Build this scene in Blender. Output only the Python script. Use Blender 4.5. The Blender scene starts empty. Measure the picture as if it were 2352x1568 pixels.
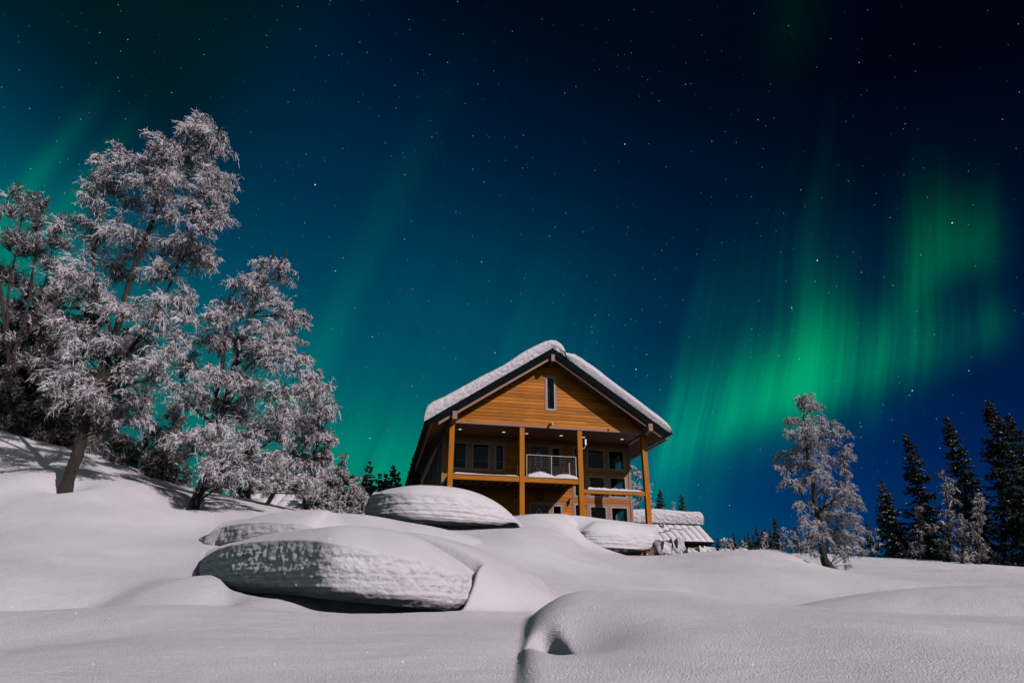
import bpy, math, random
import numpy as np
from mathutils import Matrix, Vector

# ------------------------------------------------------------------ camera, sky, moon, exposure
S = bpy.context.scene
COL = S.collection
F, PIT, ROLL = 645.8, math.radians(22.293), math.radians(-.392)
TH, HD = math.radians(11.558), 33.0          # yaw of the house, distance of its front posts
cam = bpy.data.objects.new('camera', bpy.data.cameras.new('camera'))
COL.objects.link(cam)
cam.data.sensor_width = 36; cam.data.lens = F / 1024 * 36
cam.data.clip_start = .05; cam.data.clip_end = 3000
cam.matrix_world = Matrix.Rotation(math.pi/2 + PIT, 4, 'X') @ Matrix.Rotation(-ROLL, 4, 'Z')
S.camera = cam
S.view_settings.view_transform = 'Standard'; S.view_settings.look = 'None'
S.view_settings.exposure = 0; S.view_settings.gamma = 1
S.cycles.max_bounces = 6; S.cycles.diffuse_bounces = 0; S.cycles.transparent_max_bounces = 12
S.cycles.sample_clamp_indirect = 3

def ray(px, py):
    u = px - 512; v = 341 - py
    u, v = u*math.cos(ROLL) + v*math.sin(ROLL), -u*math.sin(ROLL) + v*math.cos(ROLL)
    return np.array([u/F, math.cos(PIT) - v/F*math.sin(PIT), math.sin(PIT) + v/F*math.cos(PIT)])
K = 1024/2352
def at(x, y, Y):                              # where a spot seen in the photograph lies, Y metres ahead
    w = ray(x*K, y*K)
    return w * (Y / w[1])
def z7(x, y): return 1550.4 + x*.3408, 861.3 + y*.3408
def h2w(x, y, z):                             # house frame to world
    return np.array([x*math.cos(TH) - y*math.sin(TH), HD + x*math.sin(TH) + y*math.cos(TH), z])

# moon lamp
lx, ly, lz = -.62, .77, -.66
Ld = Vector((lx*math.cos(TH) - ly*math.sin(TH), lx*math.sin(TH) + ly*math.cos(TH), lz)).normalized()
moon = bpy.data.objects.new('moon', bpy.data.lights.new('moon', 'SUN'))
COL.objects.link(moon)
moon.data.energy = 3.75; moon.data.angle = math.radians(.5); moon.data.color = (1, .905, .95)
moon.rotation_euler = Ld.to_track_quat('-Z', 'Y').to_euler()
moon.location = (0, 0, 40)

# ---- node helpers
class NT:
    def __init__(s, tree): s.t = tree; s.n = tree.nodes; s.l = tree.links
    def new(s, typ, **k):
        n = s.n.new(typ)
        for a, b in k.items(): setattr(n, a, b)
        return n
    def put(s, sock, v):
        if hasattr(v, 'is_output') or isinstance(v, bpy.types.NodeSocket): s.l.new(v, sock)
        elif v is not None: sock.default_value = v
    def m(s, op, a, b=None, c=None, clamp=False):
        n = s.new('ShaderNodeMath', operation=op, use_clamp=clamp)
        s.put(n.inputs[0], a)
        if b is not None: s.put(n.inputs[1], b)
        if c is not None: s.put(n.inputs[2], c)
        return n.outputs[0]
    def vm(s, op, a, b=None, out=0):
        n = s.new('ShaderNodeVectorMath', operation=op)
        s.put(n.inputs[0], a)
        if b is not None: s.put(n.inputs[1] if op != 'SCALE' else n.inputs[3], b)
        return n.outputs[out]
    def dot(s, a, b): return s.vm('DOT_PRODUCT', a, b, 1)
    def xyz(s, x, y, z=0.):
        n = s.new('ShaderNodeCombineXYZ')
        for i, v in enumerate((x, y, z)): s.put(n.inputs[i], v)
        return n.outputs[0]
    def noise(s, vec, scale=5, detail=2, rough=.5, dim='3D', w=None, out=0):
        n = s.new('ShaderNodeTexNoise', noise_dimensions=dim)
        if dim != '1D': s.put(n.inputs['Vector'], vec)
        if w is not None: s.put(n.inputs['W'], w)
        n.inputs['Scale'].default_value = scale; n.inputs['Detail'].default_value = detail
        n.inputs['Roughness'].default_value = rough
        return n.outputs[out]
    def ramp(s, fac, stops, interp='LINEAR'):
        n = s.new('ShaderNodeValToRGB'); cr = n.color_ramp; cr.interpolation = interp
        while len(cr.elements) < len(stops): cr.elements.new(.5)
        for e, (p, c) in zip(cr.elements, sorted(stops, key=lambda q: q[0])):
            e.position = p; e.color = (c, c, c, 1) if not hasattr(c, '__len__') else (*c, 1)
        s.put(n.inputs[0], fac); return n.outputs[0]
    def mix(s, f, a, b, mode='MIX'):
        n = s.new('ShaderNodeMix', data_type='RGBA', blend_type=mode)
        s.put(n.inputs[0], f); s.put(n.inputs[6], a if not isinstance(a, tuple) else (*a, 1)[:4]); s.put(n.inputs[7], b if not isinstance(b, tuple) else (*b, 1)[:4])
        return n.outputs[2]
    def ss(s, x, a, b):
        n = s.new('ShaderNodeMapRange', interpolation_type='SMOOTHSTEP')
        s.put(n.inputs[0], x); s.put(n.inputs[1], a); s.put(n.inputs[2], b)
        return n.outputs[0]

# ---- night sky with aurora: everything is a function of the direction looked at
W = bpy.data.worlds.new('World'); S.world = W; W.use_nodes = True
W.cycles.sampling_method = 'MANUAL'; W.cycles.sample_map_resolution = 1024
POLE = ray(958, -958); POLE /= np.linalg.norm(POLE)          # the rays of the aurora converge here (magnetic zenith)
E2 = np.array([0, 1., 0]) - POLE*POLE[1]; E2 /= np.linalg.norm(E2)
E1 = np.cross(E2, POLE)
def pe(x, y):                                                # photo spot -> (angle about pole, elevation from its equator)
    d = ray(x*K, y*K); d /= np.linalg.norm(d)
    return math.atan2(d@E1, d@E2), math.asin(d@POLE)
def build_sky():
    N = NT(W.node_tree); N.n.clear()
    d = N.new('ShaderNodeTexCoord').outputs['Generated']
    a = N.dot(d, tuple(E1)); b = N.dot(d, tuple(E2)); c = N.dot(d, tuple(POLE))
    phi = N.m('ARCTAN2', a, b); el = N.m('ARCSINE', c)
    P0, P1 = pe(-120, 700)[0] - .05, pe(2450, 700)[0] + .15
    pn = lambda x: (pe(*x)[0] - P0)/(P1 - P0)
    u = N.m('DIVIDE', N.m('SUBTRACT', phi, P0), P1 - P0)     # 0..1 across the seen part of the sky
    # wavy warp so streaks are not perfectly straight
    wv = N.noise(N.xyz(N.m('MULTIPLY', u, 5.), N.m('MULTIPLY', el, 2.)), 1.2, 2)
    uw = N.m('ADD', u, N.m('MULTIPLY', N.m('SUBTRACT', wv, .5), .035))
    def streak(scale, detail=3, seed=0., stretch=.6):
        return N.noise(N.xyz(N.m('MULTIPLY', uw, scale), N.m('MULTIPLY', el, stretch), seed), 1., detail, .6)
    # base gradient: dark overhead, teal low left and centre, deep blue low right
    def col(*c): return tuple(((v/255)/12.92 if v/255 <= .04045 else ((v/255+.055)/1.055)**2.4) for v in c)
    E0, E3 = pe(1176, 1500)[1], pe(1176, 0)[1]
    en = N.m('DIVIDE', N.m('SUBTRACT', el, E0), E3 - E0)
    ep = lambda y: (pe(1176, y)[1] - E0)/(E3 - E0)
    left = N.ramp(en, [(0, col(0,112,106)), (ep(1150), col(0,99,101)), (ep(1000), col(0,80,98)), (ep(850), col(0,61,87)),
                       (ep(700), col(0,48,75)), (ep(500), col(0,36,62)), (ep(350), col(0,26,51)), (ep(180), col(0,17,37)), (1, col(0,9,22))])
    right = N.ramp(en, [(0, col(0,82,124)), (ep(1150), col(0,68,116)), (ep(1000), col(0,46,98)), (ep(850), col(0,34,84)),
                        (ep(700), col(0,26,68)), (ep(500), col(0,19,50)), (ep(300), col(0,12,33)), (1, col(0,5,18))])
    mix = N.mix(N.ss(u, pn((1000, 900)), pn((2100, 900))), left, right)
    far = N.mix(N.ss(u, pn((700, 500)), pn((100, 500))), mix, col(0,26,32))          # greener, darker to the far left
    dark_l = N.m('MULTIPLY', N.ss(u, pn((950, 500)), pn((100, 500))), N.ss(en, ep(1000), ep(600)))
    base = N.mix(dark_l, mix, far)
    big = N.noise(d, 1.7, 2)
    base = N.mix(1., base, N.ramp(big, [(.3, .82), (.7, 1.18)]), 'MULTIPLY')
    tot = N.new('ShaderNodeVectorMath', operation='SCALE'); N.l.new(base, tot.inputs[0]); tot.inputs[3].default_value = 1.
    acc = tot.outputs[0]
    def add(acc, fac, colour):
        v = N.new('ShaderNodeVectorMath', operation='SCALE'); v.inputs[0].default_value = colour; N.put(v.inputs[3], fac)
        return N.vm('ADD', acc, v.outputs[0])
    def gauss(x, y, rx, ry, tilt=0.):
        p0, e0 = pe(x, y); p1 = pe(x + rx, y)[0] - p0; e1 = e0 - pe(x, y + ry)[1]
        A = N.m('SUBTRACT', phi, p0); B = N.m('SUBTRACT', el, e0)
        if tilt: B = N.m('SUBTRACT', B, N.m('MULTIPLY', A, tilt))
        A = N.m('DIVIDE', A, p1); B = N.m('DIVIDE', B, e1)
        return N.m('EXPONENT', N.m('MULTIPLY', N.m('ADD', N.m('MULTIPLY', A, A), N.m('MULTIPLY', B, B)), -1.))
    s1 = streak(26, 4, 0., .5); s2 = streak(60, 3, 3.3, .9); s3 = streak(9, 2, 7.7, 1.2)
    st = N.m('ADD', N.m('MULTIPLY', s1, .75), N.m('MULTIPLY', s2, .25))
    stc = N.ss(st, .34, .66)
    soft = N.m('ADD', N.m('MULTIPLY', stc, .55), .45)
    # curtain: intensity, foot and reach all vary along it
    def curtain(pts, colour, gain, rough=1., edge=.035):
        nonlocal acc
        us = [pn((x, y)) for x, y, h, i in pts]
        e = [pe(x, y)[1] for x, y, h, i in pts]; hh = [pe(x, y-h)[1] - pe(x, y)[1] for x, y, h, i in pts]
        emin, emax = min(e), max(e)
        foot = N.m('MULTIPLY_ADD', N.ramp(u, [(q, (v-emin)/(emax-emin+1e-6)) for q, v in zip(us, e)], 'B_SPLINE'), emax-emin, emin)
        hmax = max(hh); reach = N.m('MULTIPLY', N.ramp(u, [(q, v/hmax) for q, v in zip(us, hh)], 'B_SPLINE'), hmax)
        inten = N.ramp(u, [(q, p[3]) for q, p in zip(us, pts)], 'B_SPLINE')
        h = N.m('SUBTRACT', el, N.m('ADD', foot, N.m('MULTIPLY', N.m('SUBTRACT', s3, .5), .035)))
        up = N.ss(h, -edge, edge*1.1)
        r2 = N.m('MULTIPLY', reach, N.m('MULTIPLY_ADD', N.m('SUBTRACT', st, .5), 1.6*rough, .82))
        q = N.m('DIVIDE', N.m('MAXIMUM', h, 0.), N.m('MAXIMUM', r2, .02))
        fall = N.m('EXPONENT', N.m('MULTIPLY', N.m('MULTIPLY', q, q), -1.))
        f = N.m('MULTIPLY', N.m('MULTIPLY', up, fall), N.m('MULTIPLY', inten, N.m('MULTIPLY_ADD', N.m('SUBTRACT', soft, .72), 1.5*rough, .8)))
        acc = add(acc, N.m('MULTIPLY', N.m('MAXIMUM', f, 0.), gain), colour)
    G = col(0,170,92)
    TEAL = col(0,160,125)
    # main band rising from the roof of the house to the right
    curtain([(1440,1140,230,.0),(1500,1100,240,.3),(1560,1060,240,.7),(1640,1020,220,.85),(1700,985,180,.7),(1760,960,180,.85),(1830,950,210,.95),
             (1880,945,195,1.),(1930,915,210,.9),(1990,890,150,.65),(2060,860,150,.45),(2130,840,150,.42),(2210,815,120,.42),(2270,790,90,.3),(2330,760,70,.0)], G, .40, .8)
    # upper fold at the right
    curtain([(2020,790,220,.0),(2070,740,260,.42),(2110,680,230,.5),(2150,640,200,.52),(2200,620,170,.6),(2245,610,150,.6),(2262,600,130,.12),(2290,600,170,.22),(2310,600,120,.0)], G, .26, .4, .03)
    # faint veil above the main band
    curtain([(1480,900,200,.0),(1560,800,230,.3),(1620,760,240,.5),(1700,740,230,.4),(1780,720,240,.6),(1880,690,280,.7),(1960,660,200,.5),(2040,650,200,.45),(2110,650,150,.0)], TEAL, .08, 1., .06)
    band = None
    for x, y, rx, ry, k in ((1590,985,80,120,.21),(1690,930,95,100,.25),(1790,885,95,100,.27),(1890,800,62,125,.30),(1960,840,90,110,.25),(2070,790,110,90,.17),(2120,650,55,150,.17),(2200,555,70,100,.22),(2250,740,60,60,.09),(1660,760,90,110,.03)):
        g = N.m('MULTIPLY', gauss(x, y, rx, ry), k); band = g if band is None else N.m('ADD', band, g)
    acc = add(acc, N.m('MULTIPLY', band, N.m('MULTIPLY_ADD', stc, .9, .35)), G)
    # pale green pools low behind the house and slanting rays to its left
    acc = add(acc, N.m('MULTIPLY', N.m('MULTIPLY', gauss(1180, 800, 300, 190), soft), .10), TEAL)
    acc = add(acc, N.m('MULTIPLY', N.m('MULTIPLY', gauss(1520, 1060, 90, 170), soft), .36), TEAL)
    acc = add(acc, N.m('MULTIPLY', N.m('MULTIPLY', gauss(905, 1130, 95, 190), N.m('MULTIPLY_ADD', stc, .8, .25)), .48), G)
    acc = add(acc, N.m('MULTIPLY', N.m('MULTIPLY', gauss(760, 1100, 110, 200), N.m('MULTIPLY_ADD', stc, .8, .15)), .22), G)
    acc = add(acc, N.m('MULTIPLY', gauss(745, 800, 40, 170), .075), G)
    acc = add(acc, N.m('MULTIPLY', gauss(850, 560, 50, 300), .035), G)
    acc = add(acc, N.m('MULTIPLY', gauss(590, 900, 160, 260), .07), TEAL)
    acc = add(acc, N.m('MULTIPLY', gauss(1820, 40, 60, 130), .012), G)
    # left edge glow
    acc = add(acc, N.m('MULTIPLY', gauss(60, 430, 36, 200), .15), G)
    acc = add(acc, N.m('MULTIPLY', gauss(170, 450, 34, 190), .10), G)
    acc = add(acc, N.m('MULTIPLY', gauss(30, 580, 150, 190), .16), G)
    # unseen sky behind the camera: brightened, added as fill for the shaded sides
    # the seen sky blends over into that fill as the direction turns back
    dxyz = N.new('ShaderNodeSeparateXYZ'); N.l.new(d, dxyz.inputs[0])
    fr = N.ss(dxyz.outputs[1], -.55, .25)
    glow = N.mix(N.ss(N.dot(d, tuple(-Ld)), .1, 1.), (.085, .15, .185), (.30, .30, .31))      # added fill glow, blue-grey, paler and stronger towards the moon
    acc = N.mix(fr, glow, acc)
    # stars
    def stars(scale, size, power, gain, seed):
        nonlocal acc
        v = N.new('ShaderNodeTexVoronoi'); v.inputs['Scale'].default_value = scale
        N.l.new(N.vm('ADD', d, (seed, seed*.7, 0)), v.inputs['Vector'])
        sp = N.new('ShaderNodeSeparateColor'); N.l.new(v.outputs['Color'], sp.inputs[0])
        core = N.ss(v.outputs['Distance'], size, size*.3)
        br = N.m('MULTIPLY', N.m('POWER', sp.outputs[0], power), gain)
        tint = N.mix(sp.outputs[1], (.62, .75, 1.), (1., .9, .82))
        s_ = N.new('ShaderNodeVectorMath', operation='SCALE'); N.l.new(tint, s_.inputs[0]); N.put(s_.inputs[3], N.m('MULTIPLY', core, br))
        acc = N.vm('ADD', acc, s_.outputs[0])
    stars(120, .09, 3.4, .55, .31)
    stars(38, .034, 3.5, 2.6, 4.1)
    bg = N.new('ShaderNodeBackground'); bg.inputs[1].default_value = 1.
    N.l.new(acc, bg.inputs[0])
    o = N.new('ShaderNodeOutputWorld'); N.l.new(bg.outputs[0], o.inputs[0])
build_sky()

# ------------------------------------------------------------------ materials
def mat(name):
    m = bpy.data.materials.new(name); m.use_nodes = True
    N = NT(m.node_tree); bs = N.n['Principled BSDF']
    return m, N, bs
def pos(N): return N.new('ShaderNodeNewGeometry').outputs['Position']
def objc(N): return N.new('ShaderNodeTexCoord').outputs['Object']
def bump(N, bs, h, dist=.02, strength=1.):
    b = N.new('ShaderNodeBump'); b.inputs['Distance'].default_value = dist; N.put(b.inputs['Strength'], strength)
    N.l.new(h, b.inputs['Height']); N.l.new(b.outputs[0], bs.inputs['Normal']); return b.outputs[0]
def snow_mat(name, grain=1., glitter=True, albedo=(.66, .635, .65)):
    m, N, bs = mat(name)
    P = pos(N)
    big = N.noise(P, .9, 3); mid = N.noise(P, 9, 3, .6); fine = N.noise(P, 55, 2, .6)
    drifty = N.noise(N.vm('MULTIPLY', P, (5., 14., 9.)), 1., 3, .6)
    grain_f = N.noise(P, 130, 2, .6)
    h = N.m('ADD', N.m('ADD', N.m('MULTIPLY', mid, .10), N.m('MULTIPLY', drifty, .35)), N.m('ADD', N.m('MULTIPLY', fine, .42), N.m('MULTIPLY', grain_f, .30)))
    bump(N, bs, h, .055*grain, N.ramp(N.noise(P, .55, 2), [(.3, .75), (.65, 1.)]) )
    N.l.new(N.mix(N.ramp(big, [(.35, 0.), (.65, 1.)]), albedo, tuple(v*.93 for v in albedo)), bs.inputs['Base Color'])
    bs.inputs['Roughness'].default_value = .75; bs.inputs['Specular IOR Level'].default_value = .15
    if glitter:                                   # loose crystals: tiny mirrors facing every way
        vo = N.new('ShaderNodeTexVoronoi'); vo.inputs['Scale'].default_value = 75; N.l.new(P, vo.inputs['Vector'])
        g = N.new('ShaderNodeNewGeometry').outputs['Normal']
        nrm = N.vm('NORMALIZE', N.vm('ADD', g, N.vm('SCALE', N.vm('SUBTRACT', vo.outputs['Color'], (.5, .5, .5)), 2.4)))
        gl = N.new('ShaderNodeBsdfGlossy'); gl.inputs['Roughness'].default_value = .22; N.l.new(nrm, gl.inputs['Normal'])
        mx = N.new('ShaderNodeMixShader')
        f = N.m('MULTIPLY', N.ss(vo.outputs['Distance'], .34, .2), .16)
        sel = N.noise(P, 27, 0); f = N.m('MULTIPLY', f, N.ss(sel, .56, .62))
        N.l.new(f, mx.inputs[0]); N.l.new(bs.outputs[0], mx.inputs[1]); N.l.new(gl.outputs[0], mx.inputs[2])
        N.l.new(mx.outputs[0], N.n['Material Output'].inputs[0])
    return m
M = {}
M['snow'] = snow_mat('snow')
M['snow_plain'] = snow_mat('packed snow', .8, False)
def simple(name, c, rough=.6, metal=0., spec=.4, var=.15, scale=6, bmp=0.):
    m, N, bs = mat(name)
    n = N.noise(objc(N), scale, 4, .6)
    N.l.new(N.mix(N.ramp(n, [(.3, 0.), (.7, 1.)]), tuple(v*(1-var) for v in c), tuple(v*(1+var) for v in c)), bs.inputs['Base Color'])
    bs.inputs['Roughness'].default_value = rough; bs.inputs['Metallic'].default_value = metal; bs.inputs['Specular IOR Level'].default_value = spec
    if bmp: bump(N, bs, n, bmp)
    return m
def wood(name, c, along=(1, 0, 0), rough=.55, island=True, stren=1.):
    m, N, bs = mat(name)
    O = objc(N)
    st = N.vm('MULTIPLY', O, tuple(.6 if a else 14. for a in along))
    g = N.noise(st, 2.2, 5, .65); g2 = N.noise(O, 1.3, 2)
    v = N.m('MULTIPLY_ADD', N.m('SUBTRACT', g, .5), 1.1*stren, 1.)
    v = N.m('MULTIPLY', v, N.m('MULTIPLY_ADD', N.m('SUBTRACT', g2, .5), .5, 1.))
    if island:
        r = N.new('ShaderNodeNewGeometry').outputs['Random Per Island']
        v = N.m('MULTIPLY', v, N.m('MULTIPLY_ADD', r, .55, .72))
        N.put(st.node.inputs[0], N.vm('ADD', O, N.vm('SCALE', (7., 3., 5.), r)))
    cc = N.new('ShaderNodeVectorMath', operation='SCALE'); cc.inputs[0].default_value = c; N.l.new(v, cc.inputs[3])
    N.l.new(cc.outputs[0], bs.inputs['Base Color'])
    bs.inputs['Roughness'].default_value = rough; bs.inputs['Specular IOR Level'].default_value = .12
    bump(N, bs, g, .004)
    return m
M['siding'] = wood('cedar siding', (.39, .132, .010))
M['post'] = wood('stained post', (.40, .140, .009), (0, 0, 1), island=False)
M['beam'] = wood('stained beam', (.40, .140, .009), (1, 0, 0), island=False)
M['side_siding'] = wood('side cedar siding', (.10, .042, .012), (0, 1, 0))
M['trim'] = simple('tan trim', (.27, .15, .10), .6, var=.12)
M['frame'] = simple('grey window frame', (.36, .31, .29), .5, var=.05)
M['soffit'] = simple('tan soffit', (.30, .135, .07), .7, var=.1)
M['band'] = simple('dark metal fascia', (.004, .007, .008), .8, 0., .03, .2)
M['metal_roof'] = simple('dark metal roofing', (.010, .013, .015), .7, 0., .08, .2)
M['dark'] = simple('dark interior', (.03, .02, .015), .9)
M['floorwood'] = simple('interior floor', (.06, .03, .012), .5)
M['alu'] = simple('brushed railing metal', (.40, .45, .37), .45, .4, .5, .05)
M['black'] = simple('black iron', (.012, .012, .012), .5)
M['door'] = simple('dark stained door', (.035, .016, .008), .4, bmp=.002)
M['white'] = simple('white plastic', (.75, .74, .72), .5, var=.03)
M['lamp'] = simple('recessed lamp lens', (.8, .78, .72), .5, var=.02)
M['lamp'].node_tree.nodes['Principled BSDF'].inputs['Emission Color'].default_value = (1, .97, .9, 1)
M['lamp'].node_tree.nodes['Principled BSDF'].inputs['Emission Strength'].default_value = .6
M['tan'] = simple('beige plastic', (.55, .38, .2), .5, var=.03)
M['lumber'] = wood('weathered lumber', (.22, .12, .065), (1, 0, 0))
M['wreath'] = simple('dark wreath greenery', (.02, .014, .008), .9, var=.5, scale=30, bmp=.02)
M['steel'] = simple('galvanised pipe', (.6, .56, .58), .25, .95, .5, .1)
def glass(name, c, refl, teal=False):
    m, N, bs = mat(name)
    tr = N.new('ShaderNodeBsdfTransparent'); tr.inputs[0].default_value = (*c, 1)
    gl = N.new('ShaderNodeBsdfGlossy'); gl.inputs['Roughness'].default_value = .02; gl.inputs[0].default_value = (.9, .95, 1, 1)
    fr = N.new('ShaderNodeFresnel'); fr.inputs[0].default_value = 1.5
    mx = N.new('ShaderNodeMixShader'); N.l.new(N.m('MULTIPLY_ADD', fr.outputs[0], .25, refl, clamp=True), mx.inputs[0])
    N.l.new(tr.outputs[0], mx.inputs[1]); N.l.new(gl.outputs[0], mx.inputs[2]); N.l.new(mx.outputs[0], N.n['Material Output'].inputs[0])
    return m
M['glass'] = glass('window glass', (.75, .85, .85), .0)
def leaded():
    m, N, bs = mat('frosted decorative glass')
    bs.inputs['Base Color'].default_value = (.14, .62, .78, 1); bs.inputs['Roughness'].default_value = .25
    bs.inputs['Specular IOR Level'].default_value = .8
    return m
M['leaded'] = leaded()

def bark(name, c, frost):
    m, N, bs = mat(name)
    O = pos(N)
    n = N.noise(N.vm('MULTIPLY', O, (9, 9, 2.2)), 1.5, 5, .65)
    base = N.mix(N.ramp(n, [(.35, 0.), (.65, 1.)]), tuple(v*.35 for v in c), tuple(v*1.4 for v in c))
    nz = N.new('ShaderNodeSeparateXYZ'); N.l.new(N.new('ShaderNodeNewGeometry').outputs['Normal'], nz.inputs[0])
    f = N.m('ADD', nz.outputs[2], N.m('MULTIPLY', N.m('SUBTRACT', N.noise(O, 5, 3), .5), 1.6))
    N.l.new(N.mix(N.ss(f, 1.05-frost, 1.35-frost), base, (.66, .60, .62)), bs.inputs['Base Color'])
    bs.inputs['Roughness'].default_value = .85; bump(N, bs, n, .12)
    return m
M['bark'] = bark('rough birch bark', (.032, .023, .016), .16)
M['limb'] = bark('frosted limb bark', (.045, .034, .03), .75)
def twig(name, a, b, lo=.35, hi=.6):
    m, N, bs = mat(name)
    n = N.noise(pos(N), 3.2, 3, .6); r = N.new('ShaderNodeNewGeometry').outputs['Random Per Island']
    f = N.m('ADD', N.m('MULTIPLY', n, .6), N.m('MULTIPLY', r, .4))
    N.l.new(N.mix(N.ss(f, lo, hi), a, b), bs.inputs['Base Color'])
    bs.inputs['Roughness'].default_value = .8; bs.inputs['Specular IOR Level'].default_value = .2
    return m
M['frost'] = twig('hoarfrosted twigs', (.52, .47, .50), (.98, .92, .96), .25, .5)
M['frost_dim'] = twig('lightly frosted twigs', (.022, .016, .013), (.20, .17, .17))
M['needle'] = twig('spruce needles', (.008, .013, .009), (.022, .034, .026), .3, .7)
M['needle_frost'] = twig('snow dusted needles', (.03, .04, .035), (.42, .40, .41), .42, .66)

# ------------------------------------------------------------------ mesh helpers
def link_mesh(name, V, Fa, m, parent=None, smooth=False, mats=None, mi=None):
    me = bpy.data.meshes.new(name)
    V = np.asarray(V, dtype=np.float32)
    if isinstance(Fa, np.ndarray):
        n, k = Fa.shape
        me.vertices.add(len(V)); me.vertices.foreach_set('co', V.ravel())
        me.loops.add(n*k); me.loops.foreach_set('vertex_index', Fa.astype(np.int32).ravel())
        me.polygons.add(n); me.polygons.foreach_set('loop_start', np.arange(0, n*k, k, dtype=np.int32))
        me.polygons.foreach_set('loop_total', np.full(n, k, dtype=np.int32))
        if smooth: me.polygons.foreach_set('use_smooth', np.ones(n, dtype=bool))
        if mi is not None: me.polygons.foreach_set('material_index', mi.astype(np.int32))
        me.update(calc_edges=True)
    else:
        me.from_pydata([tuple(map(float, v)) for v in V], [], Fa)
        if smooth:
            me.polygons.foreach_set('use_smooth', np.ones(len(me.polygons), dtype=bool))
        me.update()
    for q in (mats or [m]): me.materials.append(q)
    o = bpy.data.objects.new(name, me); COL.objects.link(o)
    if parent: o.parent = parent
    return o
def thing(o, label, cat, group=None, kind=None):
    if label: o['label'] = label
    if cat: o['category'] = cat
    if group: o['group'] = group
    if kind: o['kind'] = kind
    return o
def empty(name, loc=(0, 0, 0), rz=0):
    e = bpy.data.objects.new(name, None); COL.objects.link(e); e.location = tuple(map(float, loc)); e.rotation_euler = (0, 0, rz)
    e.empty_display_size = .2
    return e
class MB:
    def __init__(s): s.v = []; s.f = []
    def box(s, x0, x1, y0, y1, z0, z1):
        b = len(s.v)
        s.v += [(x, y, z) for z in (z0, z1) for y in (y0, y1) for x in (x0, x1)]
        s.f += [tuple(b+i for i in q) for q in ((0,2,3,1),(4,5,7,6),(0,1,5,4),(2,6,7,3),(0,4,6,2),(1,3,7,5))]
        return s
    def prism(s, poly, d):                     # poly: 3D points in order; extruded by vector d
        b = len(s.v); n = len(poly)
        s.v += [tuple(p) for p in poly] + [tuple(np.array(p) + d) for p in poly]
        s.f += [tuple(range(b, b+n)), tuple(range(b+2*n-1, b+n-1, -1))]
        s.f += [(b+i, b+n+i, b+n+(i+1) % n, b+(i+1) % n) for i in range(n)]
        return s
    def tube(s, pts, r, n=8, cap=True):
        pts = [np.array(p, float) for p in pts]; b = len(s.v)
        rr = r if hasattr(r, '__len__') else [r]*len(pts)
        for i, p in enumerate(pts):
            t = pts[min(i+1, len(pts)-1)] - pts[max(i-1, 0)]; t /= np.linalg.norm(t)+1e-9
            a = np.cross(t, (0, 0, 1.) if abs(t[2]) < .9 else (1., 0, 0)); a /= np.linalg.norm(a); c = np.cross(t, a)
            for k in range(n):
                q = 2*math.pi*k/n; s.v.append(tuple(p + rr[i]*(a*math.cos(q) + c*math.sin(q))))
        for i in range(len(pts)-1):
            for k in range(n):
                s.f.append((b+i*n+k, b+i*n+(k+1) % n, b+(i+1)*n+(k+1) % n, b+(i+1)*n+k))
        if cap: s.f += [tuple(range(b+n-1, b-1, -1)), tuple(range(b+(len(pts)-1)*n, b+len(pts)*n))]
        return s
    def build(s, name, m, parent=None, smooth=False, bev=0.):
        o = link_mesh(name, s.v, s.f, m, parent, smooth)
        if bev:
            b = o.modifiers.new('bevel', 'BEVEL'); b.width = bev; b.segments = 1; b.limit_method = 'ANGLE'
        return o

# vectorised gradient noise
_rs = np.random.RandomState(7); _perm = np.tile(_rs.permutation(256), 3)
_g = _rs.normal(size=(256, 3)); _g /= np.linalg.norm(_g, axis=1)[:, None]
def pn3(x, y, z):
    x, y, z = np.broadcast_arrays(np.asarray(x, float), np.asarray(y, float), np.asarray(z, float))
    xi, yi, zi = np.floor(x).astype(int), np.floor(y).astype(int), np.floor(z).astype(int)
    fx, fy, fz = x-xi, y-yi, z-zi
    fade = lambda t: t*t*t*(t*(t*6-15)+10)
    u, v, w = fade(fx), fade(fy), fade(fz)
    def gr(i, j, k):
        h = _perm[(_perm[(_perm[(xi+i) & 255] + yi+j) & 255] + zi+k) & 255]
        g = _g[h]; return g[..., 0]*(fx-i) + g[..., 1]*(fy-j) + g[..., 2]*(fz-k)
    L = lambda a, b, t: a+(b-a)*t
    return L(L(L(gr(0,0,0), gr(1,0,0), u), L(gr(0,1,0), gr(1,1,0), u), v), L(L(gr(0,0,1), gr(1,0,1), u), L(gr(0,1,1), gr(1,1,1), u), v), w)
def fbm(x, y, z, o=3):
    s = 0; a = 1.
    for i in range(o): s = s + a*pn3(x*2**i, y*2**i, z*2**i + 17*i); a *= .5
    return s
def sstep(x, a, b):
    t = np.clip((x-a)/(b-a), 0, 1); return t*t*(3-2*t)

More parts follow.
